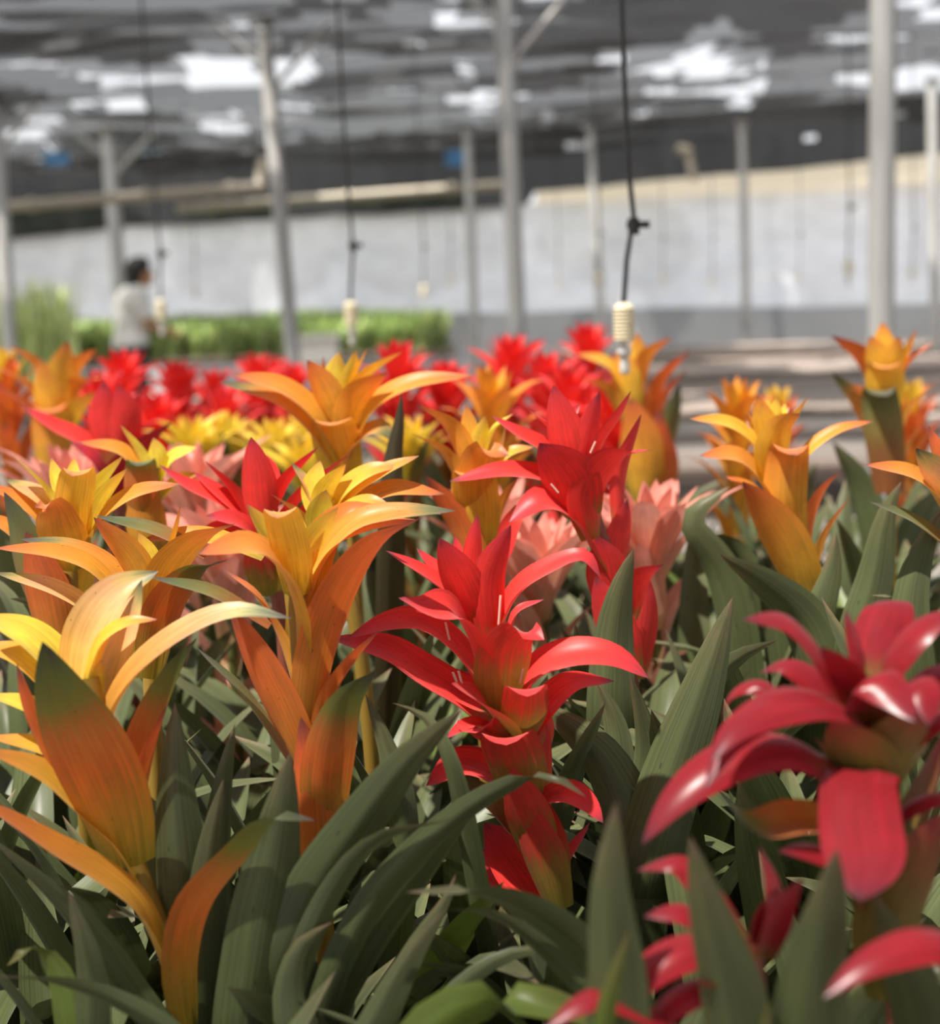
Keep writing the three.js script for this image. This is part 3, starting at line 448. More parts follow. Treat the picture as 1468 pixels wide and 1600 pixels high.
hero('low red bromeliad at the bottom, half hidden behind broad green leaves', {
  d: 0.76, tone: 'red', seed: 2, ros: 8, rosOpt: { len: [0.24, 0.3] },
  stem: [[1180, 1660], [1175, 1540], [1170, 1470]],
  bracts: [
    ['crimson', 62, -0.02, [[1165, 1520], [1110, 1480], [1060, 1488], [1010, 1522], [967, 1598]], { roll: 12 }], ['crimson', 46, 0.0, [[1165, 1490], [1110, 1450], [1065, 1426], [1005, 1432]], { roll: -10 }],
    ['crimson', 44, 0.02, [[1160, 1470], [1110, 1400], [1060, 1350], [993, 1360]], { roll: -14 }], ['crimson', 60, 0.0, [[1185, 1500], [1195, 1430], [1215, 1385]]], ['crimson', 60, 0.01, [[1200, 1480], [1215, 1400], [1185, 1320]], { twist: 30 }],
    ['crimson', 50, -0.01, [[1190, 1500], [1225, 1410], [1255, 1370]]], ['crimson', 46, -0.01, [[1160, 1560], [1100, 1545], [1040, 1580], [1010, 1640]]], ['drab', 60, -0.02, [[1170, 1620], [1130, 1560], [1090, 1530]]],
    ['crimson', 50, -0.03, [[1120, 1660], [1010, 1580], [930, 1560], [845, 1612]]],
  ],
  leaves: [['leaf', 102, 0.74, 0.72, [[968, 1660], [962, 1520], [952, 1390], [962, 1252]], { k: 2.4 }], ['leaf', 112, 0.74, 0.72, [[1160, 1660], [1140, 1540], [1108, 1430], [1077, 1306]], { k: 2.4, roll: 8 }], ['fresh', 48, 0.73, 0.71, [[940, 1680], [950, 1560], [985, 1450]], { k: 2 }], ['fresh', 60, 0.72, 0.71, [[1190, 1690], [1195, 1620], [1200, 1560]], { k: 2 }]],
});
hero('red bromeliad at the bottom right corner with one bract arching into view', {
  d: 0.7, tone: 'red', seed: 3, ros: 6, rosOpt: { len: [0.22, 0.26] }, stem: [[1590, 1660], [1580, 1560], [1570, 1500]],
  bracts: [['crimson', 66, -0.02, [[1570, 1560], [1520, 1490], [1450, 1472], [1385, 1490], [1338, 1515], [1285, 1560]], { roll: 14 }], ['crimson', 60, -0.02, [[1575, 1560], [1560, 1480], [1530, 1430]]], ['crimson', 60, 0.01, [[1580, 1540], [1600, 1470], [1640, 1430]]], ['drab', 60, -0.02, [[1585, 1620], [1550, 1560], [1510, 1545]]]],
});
hero('orange and yellow bromeliad, largest at the left front, with a green-tipped broad bract', {
  d: 1.04, tone: 'orange', seed: 4, ros: 9, rosOpt: { len: [0.26, 0.34], skip: a => Math.sin(a) > 0.3 && Math.cos(a) > -0.2 },
  stem: [[292, 1620], [272, 1520], [240, 1420], [205, 1330], [180, 1220], [150, 1110], [140, 1060]],
  bracts: [
    ['olive', 62, 0.02, [[292, 1560], [275, 1440], [252, 1340], [225, 1265]]], ['trans', 58, -0.08, [[296, 1630], [285, 1500], [305, 1415], [365, 1340], [425, 1278], [492, 1282]], { roll: -8, k: 1.6 }],
    ['orange', 66, -0.05, [[270, 1560], [248, 1480], [215, 1415], [150, 1362], [85, 1322], [20, 1280], [-50, 1240]], { roll: 22, k: 1.6 }],
    ['gold', 62, -0.02, [[215, 1370], [180, 1310], [130, 1262], [65, 1205], [-30, 1168]], { roll: 20 }], ['gold', 40, 0.0, [[170, 1230], [110, 1190], [60, 1165], [-20, 1150]], { roll: 15 }],
    ['yellow', 44, 0.0, [[150, 1170], [95, 1130], [40, 1100], [-20, 1085]], { roll: 12 }], ['yellow', 80, 0.0, [[130, 1110], [80, 1030], [40, 990], [-30, 960]], { roll: -10 }], ['gold', 56, 0.01, [[110, 1130], [60, 1050], [20, 1020], [-40, 1010]]],
    ['flame', 30, -0.02, [[120, 1260], [70, 1160], [42, 1095], [26, 1036]]],
    ['trans', 56, 0.0, [[205, 1350], [208, 1240], [232, 1130], [272, 1045], [308, 996]], { roll: 10 }], ['flame', 22, -0.01, [[206, 1345], [212, 1240], [236, 1160], [262, 1100]]],
    ['sweep', 58, -0.01, [[170, 1220], [168, 1130], [208, 1052], [300, 978], [370, 954], [455, 966]], { roll: -14, k: 1.6 }],
    ['pale', 46, 0.02, [[155, 1140], [172, 1050], [202, 965], [222, 905]]], ['pale', 70, 0.03, [[120, 1080], [140, 985], [182, 925], [248, 892]], { roll: -14 }], ['gold', 32, 0.0, [[135, 1070], [160, 1000], [200, 972], [246, 968]], { roll: -10 }],
    ['yellow', 40, 0.02, [[130, 1090], [112, 1030], [105, 980]]], ['yellow', 32, 0.0, [[145, 1120], [150, 1070], [158, 1030]]],
    ['trans', 112, -0.07, [[200, 1352], [178, 1270], [140, 1180], [95, 1085], [66, 1002]], { k: 2.2, cup: 0.16 }],
  ],
  leaves: [['leaf', 92, 1.03, 1.03, [[250, 1640], [190, 1540], [110, 1430], [-20, 1305]], { roll: 15 }], ['leaf', 56, 0.95, 0.94, [[146, 1660], [142, 1520], [107, 1390]], { k: 2.4 }], ['leaf', 36, 0.92, 0.9, [[290, 1640], [190, 1565], [90, 1534], [-30, 1524]], { roll: -20 }], ['fresh', 60, 0.95, 0.95, [[120, 1640], [90, 1520], [50, 1480], [10, 1510]]],
    ['leaf', 76, 1.04, 1.04, [[285, 1360], [274, 1220], [273, 1098]], { k: 2 }], ['leaf', 74, 1.1, 1.1, [[390, 1500], [300, 1350], [212, 1225]], { roll: 20 }], ['leaf', 48, 1.07, 1.07, [[335, 1420], [345, 1250], [367, 1130]], { k: 2 }], ['leaf', 58, 1.03, 1.03, [[318, 1460], [330, 1320], [349, 1216]], { k: 2 }]],
});
hero('orange bromeliad at left of centre with tall golden crown and long reddish stem bracts', {
  d: 1.1, tone: 'orange', seed: 5, ros: 10, rosOpt: { len: [0.28, 0.38] },
  stem: [[505, 1420], [498, 1340], [488, 1200], [472, 1050], [460, 940], [452, 880]],
  bracts: [
    ['flame', 60, -0.02, [[500, 1400], [494, 1300], [484, 1200], [470, 1120]]], ['trans', 76, -0.03, [[512, 1330], [514, 1200], [540, 1100], [585, 1050]], { k: 2 }],
    ['olive', 60, 0.0, [[480, 1230], [435, 1160], [380, 1085], [305, 1010]], { roll: 10 }], ['flame', 62, -0.02, [[488, 1220], [440, 1110], [392, 1010], [355, 940]], { k: 1.6 }], ['flame', 30, -0.01, [[490, 1180], [512, 1090], [550, 1030], [592, 985]]],
    ['orange', 58, 0.01, [[478, 1130], [440, 1000], [400, 930], [350, 890]]], ['olive', 30, 0.0, [[420, 980], [330, 925], [236, 902]], { roll: 10 }],
    ['flame', 74, -0.02, [[480, 1160], [500, 1020], [535, 920], [585, 848], [660, 808]], { k: 1.8, roll: -14 }],
    ['tipped', 50, 0.0, [[472, 960], [505, 870], [560, 815], [620, 800], [712, 798]], { roll: -18 }], ['orange', 40, 0.01, [[470, 930], [515, 850], [570, 822], [650, 812]], { roll: -20 }],
    ['orange', 74, -0.04, [[470, 1030], [466, 950], [440, 885], [390, 850], [306, 866]], { k: 1.4, roll: 10 }], ['orange', 60, 0.015, [[468, 1010], [484, 920], [500, 850], [545, 800], [600, 790]], { roll: -14 }],
    ['yellow', 48, -0.012, [[462, 920], [430, 850], [386, 788]]], ['yellow', 50, -0.012, [[462, 920], [488, 850], [528, 792]]], ['gold', 54, -0.03, [[466, 930], [454, 860], [438, 800]], { stub: true, k: 2 }], ['yellow', 28, 0.01, [[458, 890], [450, 830], [426, 797]]], ['yellow', 28, 0.02, [[462, 890], [466, 830], [462, 794]]], ['gold', 34, -0.01, [[466, 920], [484, 860], [500, 815]]],
  ],
  leaves: [['leaf', 100, 1.0, 0.98, [[385, 1660], [402, 1480], [432, 1310], [453, 1176]], { k: 2.6 }], ['leaf', 82, 1.0, 0.96, [[430, 1560], [480, 1410], [560, 1290], [640, 1185], [722, 1108]], { k: 2.4, roll: 10 }], ['leaf', 44, 0.96, 0.94, [[450, 1580], [520, 1390], [590, 1312], [708, 1280]], { roll: -10, k: 1.6 }],
    ['leaf', 70, 1.02, 1.0, [[500, 1620], [560, 1490], [640, 1380], [745, 1255]], { k: 1.6 }], ['leaf', 46, 1.1, 1.1, [[630, 1260], [598, 1150], [570, 1082]], { k: 2 }], ['leaf', 60, 0.95, 0.95, [[470, 1640], [450, 1560], [470, 1480], [520, 1440]]]],
});
hero('bright red bromeliad at the centre with wide arching bracts in tiers', {
  d: 1.13, tone: 'red', seed: 6, ros: 10, rosOpt: { len: [0.26, 0.36] },
  stem: [[872, 1440], [866, 1390], [838, 1310], [808, 1210], [790, 1120], [760, 1040], [740, 950]],
  bracts: [
    ['red', 80, 0.035, [[868, 1430], [815, 1360], [756, 1285]], { k: 4 }], ['red', 74, 0.05, [[866, 1435], [810, 1390], [750, 1325]], { k: 4 }], ['red', 30, 0.01, [[880, 1410], [884, 1350], [922, 1284]]], ['cup', 54, 0.0, [[868, 1400], [856, 1310], [842, 1236]]],
    ['cup', 62, -0.02, [[872, 1420], [850, 1345], [812, 1240]], { k: 2 }], ['cup', 60, 0.0, [[850, 1370], [830, 1300], [815, 1215]], { k: 2 }], ['olive', 50, 0.0, [[800, 1300], [765, 1255], [705, 1208]]],
    ['cup', 66, -0.03, [[846, 1350], [826, 1280], [800, 1200]], { k: 3 }], ['red', 46, -0.02, [[828, 1280], [850, 1250], [890, 1240], [918, 1256], [942, 1286]], { roll: -20 }], ['red', 66, 0.0, [[818, 1262], [772, 1212], [720, 1192], [665, 1228]], { roll: 20 }],
    ['cup', 44, 0.0, [[845, 1290], [842, 1200], [855, 1130]]], ['cup', 82, -0.03, [[814, 1250], [806, 1195], [790, 1150]], { stub: true, k: 2 }], ['cup', 64, -0.02, [[806, 1190], [775, 1152], [742, 1135]], { stub: true }], ['red', 26, -0.03, [[790, 1160], [755, 1132], [728, 1132], [696, 1154]], { roll: 10 }],
    ['red', 46, 0.02, [[822, 1160], [848, 1110], [890, 1068], [960, 1064]], { roll: -18 }], ['cup', 40, 0.0, [[832, 1200], [848, 1140], [842, 1090]]],
    ['red', 76, 0.0, [[780, 1150], [725, 1095], [660, 1052], [605, 1015], [513, 996]], { roll: 16, k: 1.6 }], ['red', 54, 0.02, [[770, 1110], [715, 1072], [672, 1040]]], ['cup', 82, -0.04, [[800, 1160], [765, 1105], [705, 1068]], { k: 2, roll: 8 }],
    ['red', 70, -0.02, [[800, 1170], [808, 1098], [842, 1046], [900, 1022], [960, 1026], [1014, 1060]], { roll: -16, k: 1.6 }], ['cup', 64, -0.04, [[800, 1162], [818, 1120], [822, 1075]], { stub: true, k: 2 }],
    ['red', 56, 0.0, [[760, 1080], [712, 1010], [655, 970], [605, 972], [543, 996]], { roll: 18 }], ['cup', 80, -0.045, [[784, 1110], [786, 1050], [796, 1006], [822, 986], [850, 1000]], { k: 1.6 }],
    ['red', 84, -0.045, [[756, 1060], [738, 995], [708, 952], [665, 950], [622, 934]], { k: 1.2 }], ['red', 24, 0.01, [[790, 1020], [808, 955], [850, 936]]], ['red', 46, -0.01, [[772, 1000], [806, 925], [858, 886], [912, 868], [938, 902]], { roll: -18 }],
    ['red', 34, 0.0, [[748, 970], [695, 918], [650, 886], [602, 860]], { roll: 12 }], ['red', 50, -0.02, [[770, 1010], [764, 900], [798, 820]], { k: 2 }], ['red', 62, -0.02, [[752, 980], [718, 905], [686, 840]], { k: 2 }], ['red', 30, 0.0, [[744, 950], [738, 870], [746, 803]]], ['red', 22, 0.02, [[730, 930], [690, 895], [650, 856]]], ['red', 22, 0.02, [[735, 930], [720, 880], [710, 836]]],
  ],
  florets: [[716, 1072, 707, 1050, -0.03], [722, 1072, 716, 1048, -0.03], [812, 1068, 817, 1044, -0.02], [778, 990, 782, 930, -0.015], [702, 1000, 696, 972, -0.02]],
  leaves: [['leaf', 46, 1.0, 0.98, [[500, 1640], [560, 1440], [670, 1310], [780, 1232], [860, 1212], [916, 1246]], { k: 2, roll: -8 }], ['leaf', 66, 0.92, 0.88, [[1000, 1600], [900, 1470], [770, 1398], [634, 1394]], { roll: 10, k: 1.8 }], ['leaf', 42, 0.92, 0.9, [[960, 1610], [870, 1500], [780, 1432], [690, 1420]], { roll: 10, k: 1.8 }],
    ['fresh', 84, 0.84, 0.82, [[640, 1660], [700, 1585], [790, 1562], [900, 1580], [990, 1630]], { k: 2 }], ['leaf', 50, 0.9, 0.9, [[560, 1660], [600, 1560], [648, 1478], [692, 1422]], { k: 1.8 }], ['leaf', 80, 1.16, 1.18, [[1000, 1370], [945, 1190], [834, 1092]], { roll: -12, k: 2 }], ['leaf', 36, 1.06, 1.08, [[700, 1180], [665, 1122], [612, 1098]]],
    ['leaf', 34, 0.95, 0.96, [[650, 1640], [720, 1540], [800, 1490], [900, 1480]], { k: 1.6 }], ['leaf', 48, 0.98, 0.98, [[590, 1640], [640, 1500], [700, 1400], [712, 1365]]], ['leaf', 40, 1.12, 1.1, [[560, 1420], [600, 1370], [680, 1340], [745, 1330]]]],
});
hero('orange bromeliad at left with a yellow star crown, above the green-tipped bract', {
  d: 1.18, tone: 'orange', seed: 7, ros: 8, stem: [[238, 1100], [236, 1010], [236, 930], [230, 880]],
  bracts: [
    ['gold', 54, 0.0, [[228, 1060], [232, 980], [222, 922]]], ['trans', 70, -0.01, [[238, 1060], [262, 950], [305, 895], [358, 874]], { k: 1.8, roll: -10 }],
    ['pale', 42, -0.02, [[190, 1010], [140, 955], [80, 918], [-10, 894]], { roll: 18 }], ['tipped', 48, 0.0, [[232, 990], [170, 890], [110, 856], [32, 842]], { roll: 18 }], ['orange', 40, -0.02, [[215, 970], [140, 885], [80, 862], [-10, 856]], { roll: 18 }],
    ['orange', 66, -0.02, [[246, 1000], [262, 900], [308, 845], [368, 818]], { k: 1.8, roll: -12 }], ['olive', 30, 0.01, [[320, 870], [240, 828], [150, 806]], { roll: 14 }], ['orange', 38, 0.01, [[410, 872], [335, 842], [275, 836], [216, 846]], { roll: 10 }],
    ['orange', 58, -0.01, [[236, 940], [200, 870], [146, 808]], { k: 1.8 }], ['yellow', 36, 0.0, [[238, 925], [232, 870], [216, 832]]], ['yellow', 38, 0.01, [[244, 920], [262, 865], [284, 838]]], ['gold', 30, 0.01, [[250, 900], [275, 830], [282, 790]]],
  ],
});
hero('orange bromeliad with a pointed yellow crown at the left edge', {
  d: 1.36, tone: 'orange', seed: 8, ros: 8, stem: [[118, 1080], [112, 1000], [110, 900], [112, 830]],
  bracts: [
    ['flame', 66, -0.02, [[96, 1040], [80, 950], [60, 880], [40, 830]], { k: 1.8 }], ['flame', 60, 0.0, [[110, 1060], [90, 990], [60, 940]]], ['olive', 56, -0.01, [[84, 990], [52, 900], [30, 820], [6, 768]], { k: 1.8 }], ['orange', 40, 0.0, [[60, 890], [20, 830], [-30, 800]]],
    ['gold', 40, 0.0, [[120, 960], [135, 900], [150, 860]]], ['orange', 46, -0.02, [[118, 890], [155, 815], [212, 770], [282, 756]], { roll: -18 }], ['orange', 44, 0.0, [[100, 870], [50, 795], [-20, 755]], { roll: 12 }], ['orange', 68, -0.04, [[114, 890], [92, 828], [80, 790], [54, 792]], { k: 1.5 }],
    ['pale', 40, 0.01, [[105, 830], [60, 775], [8, 748]], { roll: 10 }], ['yellow', 40, 0.0, [[108, 840], [72, 765], [16, 708]]], ['yellow', 24, 0.02, [[108, 800], [90, 750], [80, 716]]], ['yellow', 24, 0.02, [[116, 790], [114, 745], [116, 715]]], ['gold', 52, -0.03, [[120, 860], [114, 795], [122, 736]], { k: 2, stub: true }], ['yellow', 34, 0.0, [[124, 840], [150, 765], [192, 712]]], ['yellow', 34, -0.01, [[126, 850], [158, 780], [198, 732]]],
  ],
  leaves: [['leaf', 60, 1.4, 1.4, [[110, 1000], [70, 950], [15, 935]], { k: 1.4 }], ['leaf', 50, 1.45, 1.5, [[40, 1000], [10, 930], [-30, 890]]]],
});
hero('red bromeliad with an upright split crown at left of centre', {
  d: 1.43, tone: 'red', seed: 9, ros: 8, stem: [[438, 960], [425, 900], [408, 830], [402, 790]],
  bracts: [['red', 60, -0.03, [[420, 900], [395, 835], [365, 812], [322, 806]], { k: 1.4 }], ['cup', 60, -0.02, [[420, 930], [412, 870], [410, 830]]], ['red', 36, 0.0, [[400, 830], [350, 785], [290, 755], [248, 726]], { roll: 14 }], ['red', 32, 0.01, [[395, 820], [345, 772], [302, 737]], { roll: 8 }], ['red', 46, 0.0, [[402, 830], [365, 770], [320, 720]]], ['red', 50, -0.01, [[412, 830], [404, 755], [392, 682]], { k: 2 }], ['red', 32, 0.0, [[414, 830], [445, 755], [497, 698]]], ['red', 36, 0.0, [[425, 850], [470, 775], [542, 712]], { roll: -12 }], ['red', 34, 0.02, [[410, 800], [420, 740], [408, 706]]], ['red', 40, 0.02, [[440, 860], [490, 800], [545, 760]]], ['red', 40, 0.01, [[385, 850], [340, 830], [300, 850]]]],
});
hero('orange bromeliad with several long bracts sweeping right, behind the golden crown', {
  d: 1.36, tone: 'orange', seed: 10, ros: 8, stem: [[552, 960], [520, 880], [508, 810], [510, 780]],
  bracts: [['gold', 44, 0.0, [[510, 850], [545, 775], [600, 735], [655, 712]], { roll: -16 }], ['orange', 44, 0.0, [[508, 860], [550, 800], [610, 765], [695, 772]], { roll: -18 }], ['gold', 46, 0.0, [[505, 830], [535, 770], [580, 735], [625, 728]], { roll: -14 }], ['yellow', 44, 0.0, [[505, 820], [510, 770], [540, 725]]], ['pale', 44, 0.01, [[500, 820], [480, 760], [455, 722]]], ['yellow', 40, 0.01, [[502, 810], [492, 760], [500, 720]]], ['gold', 44, -0.02, [[505, 860], [530, 810], [570, 785], [610, 790]], { roll: -10 }], ['orange', 40, 0.0, [[500, 860], [460, 800], [420, 770]]], ['yellow', 40, -0.03, [[505, 850], [500, 800], [510, 765]], { k: 2 }]],
});
hero('red bromeliad right of centre, tall with a ragged crown above pale pink flowers', {
  d: 1.42, tone: 'red', seed: 11, ros: 8, stem: [[985, 1060], [968, 980], [955, 890], [925, 800], [900, 720]],
  bracts: [
    ['red', 66, -0.01, [[980, 1050], [955, 970], [930, 900]]], ['red', 60, 0.0, [[990, 1060], [1000, 980], [1012, 900]], { k: 2 }], ['red', 46, -0.02, [[985, 970], [1000, 905], [1036, 882]]], ['red', 66, -0.02, [[958, 960], [948, 890], [934, 838]], { k: 2 }], ['red', 46, 0.0, [[955, 910], [968, 840], [980, 780]]],
    ['red', 70, -0.01, [[945, 890], [900, 806], [850, 780], [795, 816]], { roll: 16, k: 1.6 }], ['red', 30, 0.0, [[815, 795], [795, 830], [790, 880]]], ['red', 60, -0.03, [[930, 840], [918, 775], [955, 718], [1022, 702]], { k: 1.6, roll: -10 }], ['red', 40, 0.0, [[905, 800], [860, 750], [790, 735], [702, 752]], { roll: 18 }], ['red', 32, 0.01, [[968, 830], [970, 740], [1002, 646]], { k: 2 }],
    ['red', 84, -0.03, [[908, 810], [885, 745], [842, 692]], { k: 2 }], ['red', 34, 0.0, [[908, 760], [938, 690], [965, 650], [986, 610]]], ['red', 38, -0.01, [[902, 770], [914, 690], [936, 612]], { k: 2 }], ['red', 38, 0.0, [[890, 740], [850, 700], [810, 676], [768, 650]], { roll: 10 }], ['red', 34, 0.01, [[890, 710], [855, 665], [824, 640]]], ['red', 54, -0.01, [[898, 750], [880, 670], [864, 602]], { k: 2 }], ['red', 34, 0.02, [[892, 700], [880, 650], [872, 620]]], ['red', 30, 0.02, [[900, 720], [885, 660], [905, 632]]],
  ],
  florets: [[922, 708, 930, 690, -0.02], [860, 756, 872, 770, -0.03]],
  leaves: [['leaf', 72, 1.32, 1.3, [[955, 1140], [958, 1000], [970, 920], [990, 856]], { k: 2.2 }], ['leaf', 94, 1.16, 1.14, [[1000, 1400], [1045, 1230], [1100, 1070], [1144, 933]], { k: 2.4, roll: 6 }], ['leaf', 50, 1.22, 1.2, [[1000, 1300], [1010, 1160], [984, 1052]], { k: 2 }], ['leaf', 60, 1.26, 1.26, [[970, 1260], [960, 1130], [930, 1060]], { k: 2 }], ['leaf', 56, 1.3, 1.3, [[1040, 1250], [1085, 1100], [1150, 1030], [1215, 1000]]]],
});
hero('orange bromeliad at right with side bracts spread like wings over green leaves', {
  d: 1.56, tone: 'orange', seed: 12, ros: 10, stem: [[1262, 960], [1250, 900], [1228, 810], [1208, 740], [1200, 680]],
  bracts: [
    ['flame', 34, 0.0, [[1250, 920], [1225, 870], [1195, 825]]], ['orange', 26, 0.0, [[1262, 935], [1290, 835], [1328, 776]]], ['orange', 72, -0.02, [[1262, 940], [1228, 855], [1190, 790], [1160, 752]], { k: 2 }], ['flame', 34, 0.0, [[1256, 900], [1266, 810], [1286, 765], [1315, 734]]],
    ['orange', 30, 0.0, [[1215, 810], [1170, 762], [1132, 744]], { roll: 10 }], ['orange', 60, -0.03, [[1240, 870], [1226, 785], [1234, 702]], { stub: true, k: 2.2 }], ['orange', 50, -0.01, [[1222, 810], [1186, 745], [1150, 712], [1092, 712]], { roll: 16, k: 1.6 }], ['orange', 28, 0.0, [[1232, 750], [1270, 698], [1312, 670], [1364, 658]], { roll: -12 }],
    ['gold', 36, 0.0, [[1208, 740], [1172, 685], [1135, 660], [1076, 654]], { roll: 16 }], ['gold', 50, -0.03, [[1206, 755], [1208, 695], [1222, 664], [1250, 646]], { k: 1.8 }], ['gold', 36, -0.01, [[1208, 710], [1192, 655], [1184, 618]], { k: 2 }], ['gold', 30, 0.0, [[1216, 710], [1240, 655], [1264, 620]]], ['yellow', 22, 0.0, [[1204, 690], [1200, 650], [1198, 620]]], ['yellow', 20, 0.0, [[1210, 680], [1212, 645], [1212, 622]]], ['yellow', 20, 0.01, [[1214, 680], [1222, 650], [1226, 630]]], ['gold', 26, 0.01, [[1195, 700], [1178, 665], [1166, 640]]],
  ],
  florets: [[1170, 668, 1166, 658, -0.01], [1230, 645, 1232, 637, -0.01]],
  leaves: [['leaf', 80, 1.46, 1.44, [[1290, 1080], [1258, 972], [1195, 912], [1124, 866]], { k: 2.2, roll: 8 }], ['leaf', 64, 1.44, 1.44, [[1340, 1010], [1368, 900], [1386, 800], [1408, 752]], { k: 2 }], ['leaf', 56, 1.47, 1.47, [[1270, 1000], [1300, 890], [1306, 830]], { k: 2 }], ['leaf', 60, 1.6, 1.6, [[1130, 900], [1080, 810], [1140, 760]], { k: 1.6 }], ['leaf', 46, 1.6, 1.62, [[1200, 960], [1140, 850], [1060, 830]], { k: 1.5 }]],
});
hero('orange bromeliad at far right, tall pine-cone crown in front of the widest post', {
  d: 2.25, tone: 'orange', seed: 13, ros: 10, stem: [[1392, 800], [1388, 740], [1384, 660], [1382, 600]],
  bracts: [['olive', 54, -0.02, [[1390, 770], [1382, 690], [1374, 612]], { stub: true, k: 2.2 }], ['orange', 20, 0.0, [[1395, 760], [1420, 695], [1448, 652]]], ['tipped', 40, 0.0, [[1384, 740], [1350, 640], [1298, 582]], { k: 1.8 }], ['orange', 36, 0.0, [[1392, 720], [1420, 640], [1472, 590]], { k: 1.8 }], ['gold', 54, -0.03, [[1384, 650], [1382, 610], [1384, 572]], { stub: true, k: 2 }], ['flame', 34, 0.0, [[1378, 625], [1348, 560], [1298, 524]], { k: 1.8 }], ['flame', 30, 0.0, [[1390, 610], [1425, 560], [1462, 533]], { k: 1.8 }], ['gold', 40, -0.01, [[1382, 600], [1368, 550], [1360, 525]], { k: 2 }], ['gold', 36, 0.0, [[1386, 590], [1380, 545], [1378, 503]], { k: 2 }], ['gold', 30, -0.02, [[1388, 600], [1398, 555], [1404, 525]], { k: 2 }], ['gold', 30, 0.0, [[1394, 600], [1416, 555], [1432, 513]]], ['flame', 26, 0.0, [[1375, 640], [1340, 610], [1320, 600]]]],
  leaves: [['leaf', 50, 2.3, 2.3, [[1370, 860], [1345, 760], [1300, 690]], { k: 2 }], ['leaf', 60, 2.3, 2.3, [[1420, 860], [1450, 790], [1475, 760]], { k: 2 }]],
});
hero('orange bromeliad cut by the right edge with wide salmon-orange bracts', {
  d: 1.36, tone: 'orange', seed: 14, ros: 9, stem: [[1540, 960], [1525, 880], [1510, 800], [1500, 760]],
  bracts: [['orange', 46, -0.01, [[1510, 840], [1470, 775], [1420, 738], [1350, 726]], { roll: 14, k: 1.6 }], ['pale', 60, -0.02, [[1510, 830], [1480, 760], [1430, 700]], { k: 2 }], ['flame', 34, 0.01, [[1500, 790], [1470, 720], [1450, 664]], { k: 2 }], ['olive', 34, -0.01, [[1530, 900], [1470, 845], [1420, 808], [1358, 784]], { roll: 12 }], ['gold', 40, 0.0, [[1510, 780], [1515, 710], [1500, 660]]], ['orange', 40, 0.0, [[1520, 830], [1570, 770], [1620, 760]]]],
  leaves: [['leaf', 64, 1.36, 1.36, [[1420, 960], [1440, 860], [1476, 790]], { k: 2 }], ['leaf', 50, 1.4, 1.4, [[1470, 1000], [1420, 940], [1360, 930]], { k: 1.6 }]],
});
hero('orange bromeliad at centre back with bracts sweeping far left and right like a fountain', {
  d: 1.66, tone: 'orange', seed: 15, ros: 8, stem: [[548, 800], [540, 740], [532, 680], [532, 640]],
  bracts: [['gold', 66, -0.02, [[538, 760], [528, 710], [518, 660]], { stub: true, k: 2 }], ['tipped', 50, -0.02, [[530, 790], [548, 700], [590, 668], [624, 694]], { roll: -10 }], ['tipped', 46, -0.01, [[528, 735], [482, 665], [430, 622], [342, 596]], { roll: 16, k: 1.6 }], ['orange', 58, -0.02, [[530, 720], [492, 650], [440, 605], [362, 584]], { roll: 14, k: 1.6 }], ['orange', 44, -0.01, [[544, 720], [578, 640], [640, 600], [740, 586]], { roll: -16, k: 1.6 }], ['orange', 50, -0.01, [[540, 690], [556, 625], [604, 582]], { k: 2 }], ['gold', 32, 0.0, [[540, 650], [570, 590], [630, 548]]], ['orange', 48, -0.01, [[530, 665], [505, 605], [480, 562]], { k: 2 }], ['yellow', 36, 0.0, [[530, 640], [524, 585], [530, 550]], { k: 2 }], ['yellow', 30, 0.0, [[536, 630], [550, 580], [556, 548]]], ['gold', 24, 0.01, [[540, 620], [562, 570], [575, 542]]], ['orange', 30, 0.01, [[525, 640], [505, 590], [505, 556]]]],
  leaves: [['brown', 42, 1.56, 1.56, [[612, 800], [614, 720], [622, 670], [628, 612]], { k: 2.2 }]],
});
hero('orange bromeliad between the red crown and the fountain-like one, with folded front bract', {
  d: 1.52, tone: 'orange', seed: 16, ros: 8, stem: [[752, 960], [750, 880], [745, 800], [742, 740]],
  bracts: [['flame', 50, -0.01, [[752, 910], [718, 820], [664, 742]], { k: 1.8 }], ['orange', 30, 0.0, [[752, 870], [788, 780], [812, 742]]], ['gold', 66, -0.02, [[746, 870], [745, 800], [738, 740]], { stub: true, k: 2 }], ['orange', 44, 0.0, [[738, 790], [690, 705], [640, 676]], { roll: 12 }], ['orange', 46, 0.0, [[740, 765], [705, 670], [652, 632]], { roll: 8, k: 1.6 }], ['orange', 62, -0.04, [[746, 830], [744, 750], [758, 704], [796, 712]], { k: 1.6 }], ['gold', 30, 0.0, [[752, 770], [795, 708], [834, 698]], { roll: -10 }], ['gold', 32, 0.0, [[744, 740], [734, 680], [728, 632]], { k: 2 }], ['yellow', 34, 0.01, [[750, 730], [772, 670], [802, 646]]], ['yellow', 30, 0.0, [[746, 730], [752, 680], [758, 650]], { k: 2 }], ['pale', 26, 0.01, [[755, 740], [785, 690], [790, 660]]]],
});
